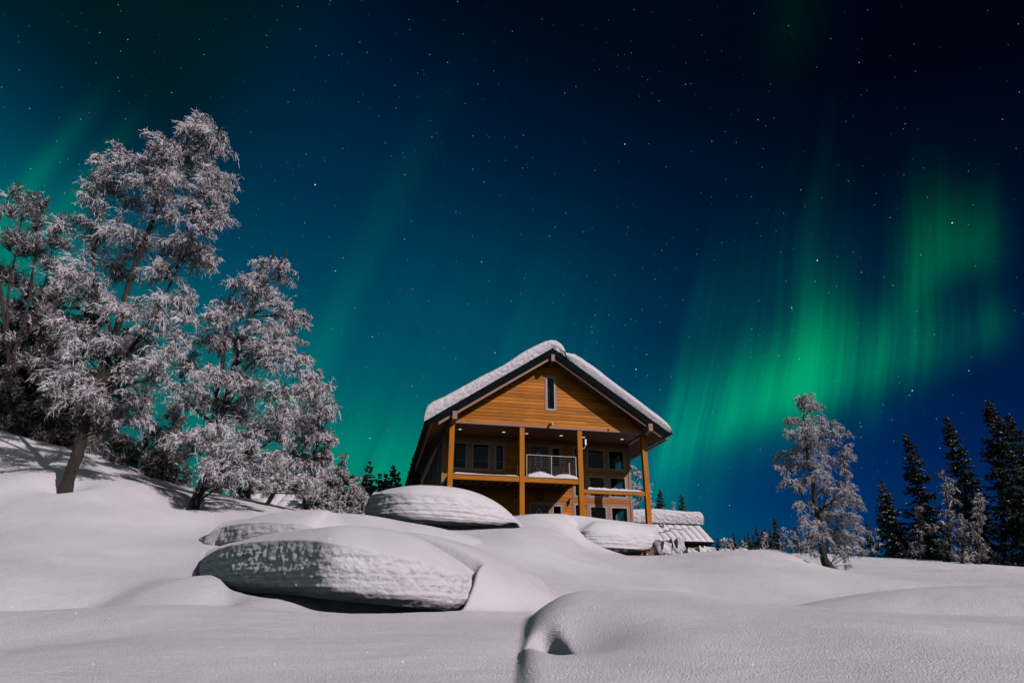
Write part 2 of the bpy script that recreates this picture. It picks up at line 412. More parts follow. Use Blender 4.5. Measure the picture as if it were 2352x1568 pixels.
# ------------------------------------------------------------------ snow ground
CP = [at(*q) for q in [
    (-900,1568,4.6),(-300,1568,4.6),(0,1568,4.6),(300,1568,4.7),(600,1568,4.7),(900,1568,4.7),(1130,1568,4.7),(1150,1490,6.0),(900,1490,6.0),(500,1480,6.0),(100,1480,6.0),(1500,1600,4.5),(2000,1600,4.5),(2352,1600,4.5),(3000,1600,4.5),
    (-600,1400,10),(0,1440,9.6),(250,1436,10.2),(400,1424,10.2),(1460,1382,10.9),(1700,1402,10.6),(1300,1392,10.8),(1900,1368,14),(2200,1356,14.5),(2400,1352,14.5),(560,1384,9.2),(700,1402,8.6),(830,1419,8.2),(1000,1416,8.8),(1090,1408,9.5),(1180,1405,10),
    (-400,1250,14),(0,1330,11),(0,1240,13.5),(200,1300,12.2),(360,1350,11),(440,1330,11.8),(300,1230,15),(420,1210,16.5),
    (0,1130,17),(80,1135,16.8),(160,1112,17.5),(260,1130,17.5),(380,1155,18.5),(455,1152,19),(560,1165,20),(700,1185,21),
    (-500,880,21),(0,992,22),(110,1022,22),(275,1062,22.5),(430,1122,23),(560,1145,24),(690,1171,25),(840,1189,26),
    (840,1208,19),(960,1222,18.5),(1060,1222,20.5),(1130,1220,20.5),(1200,1245,17.5),(1200,1220,21),(1220,1181,28.5),(1310,1181,31),(1150,1196,26.5),(1250,1208,25.5),(1310,1224,26.5),(1320,1278,18.5),(1250,1300,15.5),(1300,1335,13),(1400,1285,20),
    (1400,1274,27),(1475,1281,27.5),(1330,1262,27),(1520,1283,29),(1570,1277,27),(1620,1268,23),(1700,1266,21.5),(1762,1269,20.5),(1816,1282,20.3),(1855,1293,20.5),(1780,1281,24.5),(1840,1293,24.5),(1620,1277,29),(1740,1274,31),(1900,1270,34),(1985,1278,33),(2100,1284,31),(2352,1307,27),(2800,1330,25),
    (1500,1310,18),(1440,1345,14.5),(1640,1352,15),(1900,1302,22),(2000,1318,19),(2352,1322,19),(2100,1347,14.5),(1750,1385,12.5)]]
CP = np.array(CP)
far = []
for ang in range(-80, 81, 16):
    a = math.radians(ang)
    for r, z in ((60, 2.6 if ang > 8 else 4.2), (110, 2.), (250, 1.), (600, 0)): far.append((r*math.sin(a), r*math.cos(a), z))
hw = [(*h2w(x, y, 0)[:2], z) for x, y, z in ((-3, 1, 3.9), (2, 1, 3.7), (7, 1.4, 2.9), (6.5, -2.7, 2.12), (5, -2.7, 2.2), (8, -2.7, 2.05), (-4, 12, 3.9), (7, 12, 3.2), (12, 8, 2.9), (14, 14, 3.1))]
near = [(-9, -2, -1.6), (0, -3, -1.5), (9, -2, -1.4), (-2, 2, -.72), (2, 2, -.68), (0, 0, -.95), (-25, 5, 1.5), (25, 8, .3), (-45, 20, 8), (45, 25, 2), (-60, -10, 3), (60, -10, 0), (-15, -30, -3), (15, -30, -3)]
CP = np.vstack([CP, far, hw, near])
def rbfk(r2): return np.where(r2 > 1e-12, .5*r2*np.log(np.maximum(r2, 1e-12)), 0)
def warp(xy):                                  # compress distance so far points do not dominate
    r = np.hypot(xy[:, 0], xy[:, 1]); s = np.log1p(r/6)*6/np.maximum(r, 1e-6); return xy*s[:, None]
_c = warp(CP[:, :2]); _n = len(_c)
_A = rbfk(((_c[:, None]-_c[None])**2).sum(-1)) + np.eye(_n)*.004
_P = np.hstack([np.ones((_n, 1)), _c]); _B = np.block([[_A, _P], [_P.T, np.zeros((3, 3))]])
_wt = np.linalg.solve(_B, np.concatenate([CP[:, 2], np.zeros(3)]))
def base_h(x, y):
    q = warp(np.stack([x, y], 1)); out = np.empty(len(q))
    for i in range(0, len(q), 40000):
        k = rbfk(((q[i:i+40000, None]-_c[None])**2).sum(-1))
        out[i:i+40000] = k@_wt[:_n] + _wt[_n] + q[i:i+40000]@_wt[_n+1:]
    return out
def smax(a, b, k):
    h = np.clip(.5+.5*(a-b)/k, 0, 1); return b+(a-b)*h + k*h*(1-h)
def dome(x, y, cx, cy, rx, ry, rot, H, p=2.):
    c, s = math.cos(rot), math.sin(rot); dx, dy = x-cx, y-cy
    u, v = (dx*c+dy*s)/rx, (-dx*s+dy*c)/ry; d2 = u*u+v*v
    return H*(1-d2**(p/2))
TRENCH = []                                    # filled with drift outlines: (centre, ring xy, depth)
def inside_scale(x, y, c, ring):               # s<1 inside the outline (star-shaped about c)
    a = np.arctan2(ring[:, 1]-c[1], ring[:, 0]-c[0]); r = np.hypot(ring[:, 1]-c[1], ring[:, 0]-c[0]); o = np.argsort(a); a, r = a[o], r[o]
    t = np.arctan2(y-c[1], x-c[0]); return np.hypot(x-c[0], y-c[1])/np.interp(t, a, r, period=2*math.pi), np.interp(t, a, ring[o, 2], period=2*math.pi)
T1 = at(158, 1105, 17.5); T2 = at(452, 1147, 19); TR = at(1900, 1303, 22)
def ground(x, y):
    z = base_h(x, y); r = np.hypot(x, y)
    z = z - .26*np.exp(-((y-10.7)/1.1)**2)*sstep(x, .3, 1.3)*(1-sstep(x, 4.2, 5.6)) - .24*np.exp(-((y-14.4)/1.5)**2)*sstep(x, 3.2, 5.)*(1-sstep(x, 15, 20))
    # big mound at the right foreground, steep on its left
    top = np.where(y < 8.8, -.285+.138*(y-5.3), .20-.25*((y-8.8)/1.1)**2) - .17*sstep(x, 1.9, 3.3)*sstep(y, 6.5, 8.6) - .04*np.clip(x-3.3, 0, 3)
    wd = .22+.32*np.clip(y-6.2, 0, 3); e = np.clip((x-(.02+.03*(y-5)))/wd, 0, 1)
    low = z-.06; g1 = low + (top-low)*(1-(1-e)**2.6)
    g1 = np.where((y > 2.5) & (y < 11.5) & (x > -.2), g1, -9)
    g2 = dome(x, y, 9.0, 11.3, 6.4, 2.2, .02, .85, 2.4) - .47
    z = smax(z, g2, .12); z = smax(z, g1, .06)
    z = smax(z, .42 + dome(x, y, -4.9, 11.2, 1.6, 1.7, .3, .6, 2.) - .60, .25)
    z = smax(z, 1.16 + dome(x, y, -2.05, 11.75, 2.75, 2.25, 0., 1.05, 2.6) - 1.05, .14)
    # ridge at the left foreground
    g3 = dome(x, y, -4.0, 7.9, 4.3, 1.6, -.08, .42, 2.) - .43
    z = smax(z, g3, .14)
    z = z + .085*pn3(x*.42+1.7, y*.42, 0)*sstep(r, 3.5, 7) + .10*pn3(x*.16+5, y*.16, 3)*sstep(r, 8, 16)*(r < 45)
    # melt hole
    dx, dy = x-.34, y-6.2
    z = z - .50*np.exp(-((dx/.135)**2 + (dy/.60)**2)**1.6) - .20*np.exp(-(((dx-.22)/.50)**2 + ((dy-.1)/.85)**2))
    # scoured hollows round the trunks, banks beside them
    for T, w in ((T1, .55), (T2, .6), (TR, .45)):
        q = np.hypot(x-T[0], y-T[1]); z = z - .32*np.exp(-(q/w)**2) + .22*np.exp(-(((x-T[0]+1.3)/.9)**2 + ((y-T[1])/1.1)**2))
    for c, ring, dep, lip in TRENCH:
        m = (abs(x-c[0]) < 9) & (abs(y-c[1]) < 9)
        s, ww = inside_scale(x[m], y[m], c, ring); z[m] = z[m] - dep*sstep(s, lip, lip-.09)*sstep(ww, .5, .95)*sstep(s, .2, .6)
    return z + (.006*pn3(x*3.1, y*3.1, 9) + .010*pn3(x*1.6+y*.5, y*4.2-x*.8, 2))*(r < 30)
def ground1(x, y): return float(ground(np.array([float(x)]), np.array([float(y)]))[0])

# ------------------------------------------------------------------ overhanging snow drifts
def crom(P, n):                                # closed Catmull-Rom through the rows of P
    P = np.array(P, float); k = len(P); t = np.linspace(0, k, n, endpoint=False); i = np.floor(t).astype(int); f = (t-i)[:, None]
    a, b, c, d = P[(i-1) % k], P[i % k], P[(i+1) % k], P[(i+2) % k]
    return .5*((2*b) + (-a+c)*f + (2*a-5*b+4*c-d)*f*f + (-a+3*b-3*c+d)*f**3)
def drift(name, label, centre, ring, n=520, dome_p=2.6, rough=.05, trench=.3, lip=.92, tuck=.9, seed=0., strata=1.):
    """ring rows: (photo x, y of the rim, y of the cliff foot or None, metres ahead); centre the same with one y"""
    C = at(*centre); rows = []
    for x, yt, yb, Y in ring:
        p = at(x, yt, Y)
        if yb == 'm': rows.append((p[0], p[1], p[2], p[2]-.35, 0.))
        elif yb is None: g_ = ground1(p[0], p[1])-.14; rows.append((p[0], p[1], g_, g_-.35, 0.))
        else: rows.append((p[0], p[1], p[2], at(x, yb, Y)[2], 1.))
    R = crom(rows, n); w = np.clip(R[:, 4], 0, 1)
    TRENCH.append((C[:2], np.column_stack([R[:, :2], w]), trench, lip))
    cx, cy = C[0], C[1]; dx, dy = R[:, 0]-cx, R[:, 1]-cy; L = np.hypot(dx, dy); ux, uy = dx/L, dy/L
    H = np.maximum(R[:, 2]-R[:, 3], .02); V = []
    back = (.10*H+.03)*w
    for s in np.linspace(0, 1, 110)[1:]:
        s2 = s**.8
        sm = s2**1.25; zz = C[2] + (R[:, 2]-C[2])*(w*s2**dome_p + (1-w)*(.35*sm*sm*(3-2*sm)+.65*s2**2.1))
        X = cx + dx*s2 - ux*back*s2; Yy = cy + dy*s2 - uy*back*s2
        q = (s2 > .75)*w*sstep(np.array(s2), .8, 1.)
        zz = zz + .05*pn3(X*.6, Yy*.6, 4+seed) + .018*q*pn3(X*4, Yy*4, 2+seed)
        V.append(np.stack([X, Yy, zz], 1))
    for s in np.linspace(0, 1, 74)[1:]:
        zz = R[:, 2] + (R[:, 3]-R[:, 2])*s
        out = back*(-1 + np.sin(min(s/.75, 1)*math.pi/2)) - w*.24*H*max(0, (s-.78)/.22)**1.6
        X = cx+dx+ux*out; Yy = cy+dy+uy*out
        a = w*np.sin(min(1, s*4)*math.pi/2)
        lay = pn3(X*.35, Yy*.35, zz*11*strata+seed)*.9 + .5*pn3(X*.8, Yy*.8, zz*22*strata+seed)
        fq = 7*9/max(7, centre[2]-2); lum = fbm(X*fq, Yy*fq, zz*fq*1.3+seed, 4)
        dsp = rough*a*(.85*lay*(.25+.75*s) + lum*(1.0-.55*s))
        V.append(np.stack([X+ux*dsp, Yy+uy*dsp, zz + .3*rough*a*lum*(1-s)], 1))
    last = V[-1]
    for s in np.linspace(0, 1, 9)[1:]:
        k = tuck*s
        V.append(np.stack([last[:, 0]-ux*k*np.maximum(w, .2), last[:, 1]-uy*k*np.maximum(w, .2), last[:, 2] + .05*w*math.sin(s*math.pi) - .15*s*s], 1))
    A = np.concatenate(V); m = len(V)
    A = np.vstack([A, [[cx, cy, C[2] + .05*float(pn3(cx*.6, cy*.6, 4+seed))]]]).astype(np.float32)
    i = np.arange(n); j = (i+1) % n
    quads = np.concatenate([np.stack([k*n+i, (k+1)*n+i, (k+1)*n+j, k*n+j], 1) for k in range(m-1)])
    me_f = [tuple(int(t) for t in q) for q in quads] + [(m*n, int(a_), int(b_)) for a_, b_ in zip(i, j)]
    o = link_mesh(name, A, me_f, M['snow'], smooth=True)
    return thing(o, label, 'snow drift')

drift('snow_drift', 'largest nearest snow drift with blue shaded rough face and dark hollow under its edge',
      (800, 1214, 11.3), [
      (478,1262,1310,13.4),(463,1278,1320,12.7),(468,1274,1334,12.0),(492,1258,1350,11.3),(545,1244,1358,10.5),(620,1239,1363,9.8),(700,1241,1368,9.15),(770,1248,1376,8.75),(880,1265,1387,8.8),(980,1288,1396,9.1),(1045,1308,1401,9.5),
      (1080,1316,1388,10.0),(1096,1322,1352,10.5),(1130,1362,None,10.85),(1235,1385,None,11.2),(1300,1368,None,12.6),(1260,1310,None,14.6),(1020,1250,None,14.8),(800,1222,'m',14.5),(640,1230,'m',14.2),(540,1244,'m',13.9)],
      rough=.042, trench=.38, lip=1.03, tuck=.7, n=820)
drift('snow_drift', 'half hidden snow drift with a blue rough face just behind the largest nearest drift',
      (760, 1177, 16.2), [
      (446,1238,1262,16.2),(462,1228,1285,15.2),(492,1214,1280,14.9),(505,1207,1262,14.9),(560,1199,1268,14.2),(640,1199,1270,13.7),(720,1212,1262,13.6),(800,1228,None,13.9),(960,1246,None,14.3),
      (1130,1240,None,16),(1140,1216,None,18.5),(1000,1203,None,19.6),(800,1190,None,20),(620,1192,None,19.5),(500,1215,None,18)],
      rough=.042, trench=.3, lip=.92, seed=5.)
drift('snow_drift', 'high loaf shaped snow drift with layered sides below the left porch post',
      (985, 1121, 23.6), [
      (852,1133,1184,25.4),(841,1146,1186,24.2),(847,1136,1190,23),(885,1130,1193,21.9),(945,1130,1198,21.4),(1040,1136,1204,21.7),(1110,1149,1206,22.3),(1158,1169,1205,23),(1190,1192,1203,24),
      (1205,1198,None,25),(1150,1165,'m',26.5),(1060,1136,'m',27),(930,1126,'m',27),(870,1129,'m',26.4)],
      rough=.05, trench=.42, lip=1.02, seed=11., tuck=.8, dome_p=3.4)
drift('snow_drift', 'snow drift with smoothly layered cut edge below the right post beside the wooden steps',
      (1390, 1196, 31), [
      (1322,1219,1252,29.6),(1350,1216,1259,29.2),(1400,1220,1264,29.3),(1455,1223,1267,29.8),(1494,1220,1263,30.4),(1507,1213,1250,31.2),(1511,1208,1238,32),
      (1497,1203,'m',32.6),(1430,1196,'m',32.2),(1340,1184,'m',31.4),(1280,1186,'m',30.4),(1288,1206,'m',29.9)],
      rough=.06, trench=.5, lip=1.0, seed=21., dome_p=2.2)
drift('snow_drift', 'tiny crusted snow hump on the slope between the drifts',
      (1258, 1250, 20.3), [(1222,1259,1266,20),(1240,1256,1272,19.7),(1270,1257,1273,19.6),(1296,1258,1270,19.8),(1306,1256,None,20.4),(1285,1253,None,21),(1240,1253,None,21)],
      n=200, rough=.05, trench=.0, lip=.9, seed=31.)

def build_ground():
    na = 900
    az = np.concatenate([np.linspace(-115, -50, 60)[:-1], np.linspace(-50, 50, na), np.linspace(50, 115, 60)[1:]])
    r = np.concatenate([np.geomspace(.6, 4, 24)[:-1], np.geomspace(4, 13, 330)[:-1], np.geomspace(13, 36, 230)[:-1], np.geomspace(36, 1500, 90)])
    A, Rr = np.meshgrid(np.radians(az), r); x = (Rr*np.sin(A)).ravel(); y = (Rr*np.cos(A)).ravel()
    z = ground(x, y); n = len(az); m = len(r)
    i, j = np.meshgrid(np.arange(m-1), np.arange(n-1), indexing='ij'); k = (i*n+j).ravel()
    Fq = np.stack([k, k+1, k+n+1, k+n], 1)
    o = link_mesh('ground', np.stack([x, y, z], 1), Fq, M['snow'], smooth=True)
    o['kind'] = 'structure'; o['label'] = 'deep undulating snow rising to the house'
build_ground()
# ------------------------------------------------------------------ house (local frame: x along the front, y to the back)
ZB = 2.6
house = empty('wooden_house', h2w(0, 0, ZB), TH)
thing(house, 'two storey cedar house with snow loaded gable roof and open front porch', 'house')
def hp(name, m, mb, parent=house, smooth=False, bev=0., label=None):
    o = mb.build(name, M[m] if isinstance(m, str) else m, parent, smooth, bev)
    if parent is house or parent.type == 'EMPTY': o.location = (0, 0, -ZB)
    if label: o['label'] = label
    return o
XR, ZR, SL = 2.075, 12.975, .675                 # ridge
XL, XE = -4.43, 8.57                          # eaves
Y0, Y1, YW = -.85, 20.5, 2.5
rz = lambda x: ZR - SL*abs(x-XR)
# roof slabs
mb = MB(); t = .40
mb.prism([(XR, Y0+.05, ZR-.006), (XL+.05, Y0+.05, rz(XL)+.03), (XL+.28, Y0+.05, rz(XL)-.17), (XR, Y0+.05, ZR-t+.012)], np.array([0, Y1-Y0-.05, 0]))
mb.prism([(XR, Y0+.05, ZR-.006), (XR, Y0+.05, ZR-t+.012), (XE-.28, Y0+.05, rz(XE)-.17), (XE-.05, Y0+.05, rz(XE)+.03)], np.array([0, 6.2, 0]))
mb.prism([(XR, Y0+6.25, ZR-.006), (XR, Y0+6.25, ZR-t+.012), (8.2, Y0+6.25, rz(8.2)-t+.012), (8.2, Y0+6.25, rz(8.2)-.01)], np.array([0, Y1-Y0-6.25, 0]))
roof = hp('roof', 'soffit', mb)
mb = MB()                                       # dark metal edge: front rakes, eaves
for s, xe in ((-1, XL), (1, XE)):
    q = [(XR, Y0, ZR+.02), (xe, Y0, rz(xe)+.02), (xe-s*.27, Y0, rz(xe)-.20), (XR, Y0, ZR-t)]
    mb.prism(q if s < 0 else q[::-1], np.array([0, .045, 0]))
L_ = 20.3
mb.prism([(XL-.02, Y0+.046, rz(XL)+.03), (XL-.02, Y0+.046, rz(XL)-.13), (XL+.03, Y0+.046, rz(XL)-.15), (XL+.04, Y0+.046, rz(XL)+.06)], np.array([0, 21.1, 0]))
mb.prism([(XL+.04, Y0+.047, rz(XL)+.062), (XL+2.2, Y0+.047, rz(XL+2.2)+.03), (XL+2.2, Y0+.047, rz(XL+2.2)+.01), (XL+.04, Y0+.047, rz(XL)+.04)][::-1], np.array([0, 21.1, 0]))
mb.box(XL-.14, XL-.03, Y0+.1, Y1-.1, rz(XL)-.14, rz(XL)-.02)      # gutter
hp('fascia', 'band', mb, roof)
mb = MB()                                       # brown verge board under the dark edge, dark eave boards
mb.prism([(8.36, Y0+.2, 8.33), (8.36, Y0+.2, 8.40), (8.50, Y0+.2, 8.44), (8.52, Y0+.2, 8.33)], np.array([0, 5.9, 0]))
for s in (-1, 1):
    x0, x1 = XR+s*.02, XR+s*5.95
    mb.prism([(x0, Y0+.10, rz(x0)-t-.02), (x1, Y0+.10, rz(x1)-t-.02), (x1, Y0+.10, rz(x1)-t-.16), (x0, Y0+.10, rz(x0)-t-.16)], np.array([0, .05, 0]))
hp('verge_board', 'trim', mb, roof)
mb = MB()
mb.box(1.975, 2.175, -.93, .02, 12.20, 12.60)
hp('ridge_beam', 'trim', mb, roof, bev=.01)
for x0, x1, z1 in ((-3.22, -2.97, 9.17), (7.27, 7.52, 9.14)):
    hp('eave_beam', 'trim', MB().box(x0, x1, -.93, 2.5, 8.68, z1-.06), roof, bev=.01)
# roof snow
def snow_block(name, parent, prof_x, zbase, thick, y0, y1, seed, rough=.05, face_rows=16, side_in=None, ny=150, mat_='snow'):
    n = len(prof_x); rows = []
    zb = np.array([zbase(x) for x in prof_x]); th = np.array([thick(x) for x in prof_x])
    rise = .35
    for s in np.linspace(0, 1, face_rows):
        z = zb + th*s*.82; y = np.full(n, y0) - .10*np.sin(s*math.pi*.6)
        nse = fbm(prof_x*5.5, s*3.+seed, z*4.5, 3)
        rows.append(np.stack([prof_x, y - rough*nse + .12*max(0, s-.6), z + 0*z], 1))
    tt = np.concatenate([np.linspace(0, .35, 9)[1:], np.geomspace(.36, y1-y0, ny)])
    for q in tt:
        k = math.sqrt(max(0, 1-(1-min(q/.35, 1))**2)); y = y0+q
        z = zb + th*(.82+.18*k) + .05*pn3(prof_x*1.1, y*1.1, seed) + .018*pn3(prof_x*4.5, y*4.5, seed)
        X = prof_x.copy()
        if side_in is not None: X = side_in(X, y)
        zz = z + (np.array([zbase(v) for v in X]) - zb)
        rows.append(np.stack([X, np.full(n, y), zz], 1))
    A = np.concatenate(rows); m = len(rows)
    i, j = np.meshgrid(np.arange(m-1), np.arange(n-1), indexing='ij'); k = (i*n+j).ravel()
    Fq = np.stack([k, k+n, k+n+1, k+1], 1)
    return link_mesh(name, A, Fq, M[mat_], parent, smooth=True)
PL = [(-4.62,8.62),(-4.60,9.05),(-4.5,9.34),(-4.25,9.58),(-3.5,10.03),(-2,10.98),(-.8,11.75),(.5,12.68),(1.2,13.16),(1.7,13.46),(2.05,13.56),(2.32,13.52),(2.55,13.38),(2.70,13.15),(2.80,12.80),(2.86,12.46)]
PR = [(2.45,12.72),(2.8,12.83),(3.3,12.84),(3.7,12.66),(5.7,11.26),(8.0,9.60),(8.35,9.30),(8.54,9.0),(8.64,8.68),(8.66,8.50)]
def prof(P, x): return float(np.interp(x, [p[0] for p in P], [p[1] for p in P]))
def zbL(x): return ZR - SL*abs(x-XR) + .02
def thickL(x): return max(.03, prof(PL, x) - zbL(x)) + .03*math.sin(x*2.3)*(-4 < x < 2.2)
def sideL(X, y):
    lim = -4.62 + .55*sstep(np.array(y), -.25, .5) + .12*float(pn3(y*1.7, 3.3, 1.)) if y > -.3 else -4.62
    f = np.clip((2.3-X)/(2.3+4.62), 0, 1); return X + f**6*(lim+4.62)
xs = np.concatenate([np.linspace(-4.62, -4.2, 14)[:-1], np.linspace(-4.2, 2.3, 170)[:-1], np.linspace(2.3, 2.87, 20)])
snow_block('roof_snow', roof, xs, zbL, thickL, Y0-.01, Y1, 1.3, side_in=sideL)
def thickR(x): return max(.03, prof(PR, x) - rz(x) - .02) + .015*math.sin(x*3.1)
xs = np.concatenate([np.linspace(2.45, 3.2, 24)[:-1], np.linspace(3.2, 8.1, 130)[:-1], np.linspace(8.1, 8.66, 24)])
snow_block('roof_snow', roof, xs, lambda x: rz(x)+.02, thickR, Y0+.02, 5.4, 4.7, rough=.018)
# patches of snow clinging along the left eave
rs = random.Random(4)
for y0, y1, w in ((3.3, 4.7, .22), (5.6, 7.6, .2), (8.6, 9.5, .14), (11, 12.6, .2), (14, 15, .15), (16.5, 19.5, .22)):
    ys = np.linspace(y0, y1, 26); V = []; nn = 7
    for y in ys:
        e = max(0, math.sin(math.pi*(y-y0)/(y1-y0)))**.4; ww = w*e*(1+.3*float(pn3(y*3, 1.1, 0)))+.01
        for k in range(nn):
            a = math.pi*k/(nn-1); V.append((XL-.1+.5*(1-math.cos(a))*1. - .05*e, y, rz(XL)+.03 + SL*.5*(1-math.cos(a)) + ww*math.sin(a)*1.1 - .05*(k == 0)*ww/w))
    i, j = np.meshgrid(np.arange(len(ys)-1), np.arange(nn-1), indexing='ij'); k = (i*nn+j).ravel()
    link_mesh('snow_patch', V, np.stack([k, k+nn, k+nn+1, k+1], 1), M['snow'], roof, smooth=True)
# walls made of overlapping boards, with openings
def siding(name, x0, x1, z0, z1, openings, front, m='siding', topf=None, board=.185, axis='x', parent=house, seed=1, thick=.16):
    """boards and a core along local x (axis 'x', at y=front facing -y) or along y (axis 'y', at x=front facing -x)"""
    mb = MB(); core = MB(); r = random.Random(seed); z = z0
    def put(M_, a, b, za, zb, d0, d1, tilt=0., a2=None, b2=None):
        a2 = a if a2 is None else a2; b2 = b if b2 is None else b2
        P = [(a, d0-tilt, za), (b, d0-tilt, za), (b, d1, za), (a, d1, za), (a2, d0, zb), (b2, d0, zb), (b2, d1, zb), (a2, d1, zb)]
        if axis == 'y': P = [(q[1], q[0], q[2]) for q in P]
        i = len(M_.v); M_.v += P
        M_.f += [tuple(i+k for k in q) for q in ((0,1,5,4),(1,2,6,5),(2,3,7,6),(3,0,4,7),(3,2,1,0),(4,5,6,7))]
    zs = sorted({z0, z1} | {o[2] for o in openings if z0 < o[2] < z1} | {o[3] for o in openings if z0 < o[3] < z1})
    k = 0; cuts = []
    while z < z1-.01:
        zt = min(z+board, z1); cuts.append((z, zt)); z = zt
    for za, zb in cuts:
        segs = [(x0, x1)]
        if topf: segs = [(max(x0, topf(zb, 0)), min(x1, topf(zb, 1)))]
        zm = (za+zb)/2
        for o in openings:
            if o[2] < zm < o[3]:
                segs = [s for a, b in segs for s in ((a, min(b, o[0])), (max(a, o[1]), b)) if s[1]-s[0] > .02]
        for a, b in segs:
            p = a; 
            while p < b-.01:
                q = min(b, p + r.uniform(1.6, 4.6)); q = b if b-q < .5 else q
                a2 = b2 = None
                put(mb, p+.0015, q-.0015, za, zb-.012, front-.010, front+.03, .017)
                p = q
    ys = sorted({x0, x1} | {o[0] for o in openings} | {o[1] for o in openings})
    for i in range(len(ys)-1):
        for j in range(len(zs)-1):
            a, b, c, d = ys[i], ys[i+1], zs[j], zs[j+1]
            if any(o[0]-1e-6 <= a and b <= o[1]+1e-6 and o[2]-1e-6 <= c and d <= o[3]+1e-6 for o in openings): continue
            if topf is None: put(core, a, b, c, d, front+.031, front+thick)
    mb.v += [(v[0], v[1], v[2]) for v in core.v]; n0 = len(mb.v)-len(core.v); mb.f += [tuple(i+n0 for i in q) for q in core.f]
    return hp(name, m, mb, parent)
# gable
gz0 = 8.86
lim = lambda z, s: (XR-(ZR-t-.03-z)/SL) if s == 0 else (XR+(ZR-t-.03-z)/SL)
g = siding('gable_wall', -2.98, 7.28, gz0, 12.55, [(1.90, 2.40, 9.75, 11.60)], 0., topf=lim, seed=3)
mb = MB(); zt = ZR-t-.03
for a, b in ((-2.98, 1.90), (2.40, 7.28)):      # backing
    za = rz(a)-t-.03; zb_ = rz(b)-t-.03
    mb.prism([(a, .032, gz0), (b, .032, gz0), (b, .032, zb_), (a, .032, za)], np.array([0, .1, 0]))
mb.prism([(1.90, .032, 11.60), (2.40, .032, 11.60), (2.40, .032, rz(2.40)-t-.03), (2.1, .032, zt), (1.90, .032, rz(1.90)-t-.03)], np.array([0, .1, 0]))
mb.box(1.90, 2.40, .032, .132, gz0, 9.75)
hp('gable_backing', 'siding', mb, g)
def window(x0, x1, z0, z1, y=YW, fw=.055, parent=house, axis='x', mull=False, dep=.05, label=None):
    mb = MB(); A = [(x0, x1, z1-fw, z1), (x0, x1, z0, z0+fw), (x0, x0+fw, z0+fw, z1-fw), (x1-fw, x1, z0+fw, z1-fw)]
    for a, b, c, d in A:
        if axis == 'x': mb.box(a, b, y-.04, y+dep, c, d)
        else: mb.box(y-.04, y+dep, a, b, c, d)
    w = hp('window', 'frame', mb, parent, bev=.004)
    p = MB()
    if axis == 'x': p.box(x0+fw, x1-fw, y+.005, y+.017, z0+fw, z1-fw)
    else: p.box(y+.005, y+.017, x0+fw, x1-fw, z0+fw, z1-fw)
    hp('pane', 'glass', p, w)
    if label: w['label'] = label
    return w
def trim(x0, x1, z0, z1, holes, y=YW, name='window_trim', proud=.035, m='trim'):
    mb = MB(); xs_ = sorted({x0, x1} | {h[0] for h in holes} | {h[1] for h in holes}); zs_ = sorted({z0, z1} | {h[2] for h in holes} | {h[3] for h in holes})
    for i in range(len(xs_)-1):
        for j in range(len(zs_)-1):
            a, b, c, d = xs_[i], xs_[i+1], zs_[j], zs_[j+1]
            if any(h[0]-1e-6 <= a and b <= h[1]+1e-6 and h[2]-1e-6 <= c and d <= h[3]+1e-6 for h in holes): continue
            mb.box(a, b, y-proud, y+.06, c, d)
    return hp(name, m, mb)
trim(1.82, 2.48, 9.68, 11.67, [(1.90, 2.40, 9.75, 11.60)], 0.)
window(1.90, 2.40, 9.75, 11.60, 0., .065, label='tall narrow attic window')
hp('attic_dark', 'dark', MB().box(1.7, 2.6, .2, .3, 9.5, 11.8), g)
# back wall of the porch
U = [(4.91, 5.91, 7.20, 8.33), (6.15, 7.12, 7.20, 8.33)]; Mi = [(4.94, 5.89, 5.67, 6.79), (6.16, 7.14, 5.67, 6.79)]; Lo = [(4.95, 5.91, 3.85, 5.15), (6.17, 7.16, 3.85, 5.15)]
SV = [(4.10, 4.50, 7.09, 8.39), (4.10, 4.50, 5.65, 6.79), (4.08, 4.50, 3.85, 5.23)]
LW = [(-2.88, -1.97, 6.88, 8.33), (-1.67, -.73, 6.88, 8.31), (-.40, .09, 6.88, 8.31)]
DU = (1.62, 2.60, 6.18, 8.31); DL = (1.62, 2.60, 3.05, 5.11); SU = (2.82, 3.33, 7.19, 8.32); SD = (2.83, 3.34, 3.85, 5.13)
allw = U+Mi+Lo+SV+LW+[DU, DL, SU, SD]
siding('back_wall', -3.15, 7.40, 2.6, 8.74, allw, YW, seed=8)
trim(4.74, 7.30, 7.06, 8.50, U); trim(4.74, 7.30, 5.52, 6.88, Mi); trim(4.78, 7.28, 3.70, 5.29, Lo)
for a in SV: trim(a[0]-.1, a[1]+.1, a[2]-.11, a[3]+.11, [a])
trim(-3.0, .22, 6.77, 8.49, LW)
trim(1.52, 3.46, 6.09, 8.43, [DU, SU], name='door_trim'); trim(1.52, 3.48, 3.00, 5.27, [DL, SD], name='door_trim')
for a in U+Mi+Lo+SV+LW+[SU, SD]: window(*a)
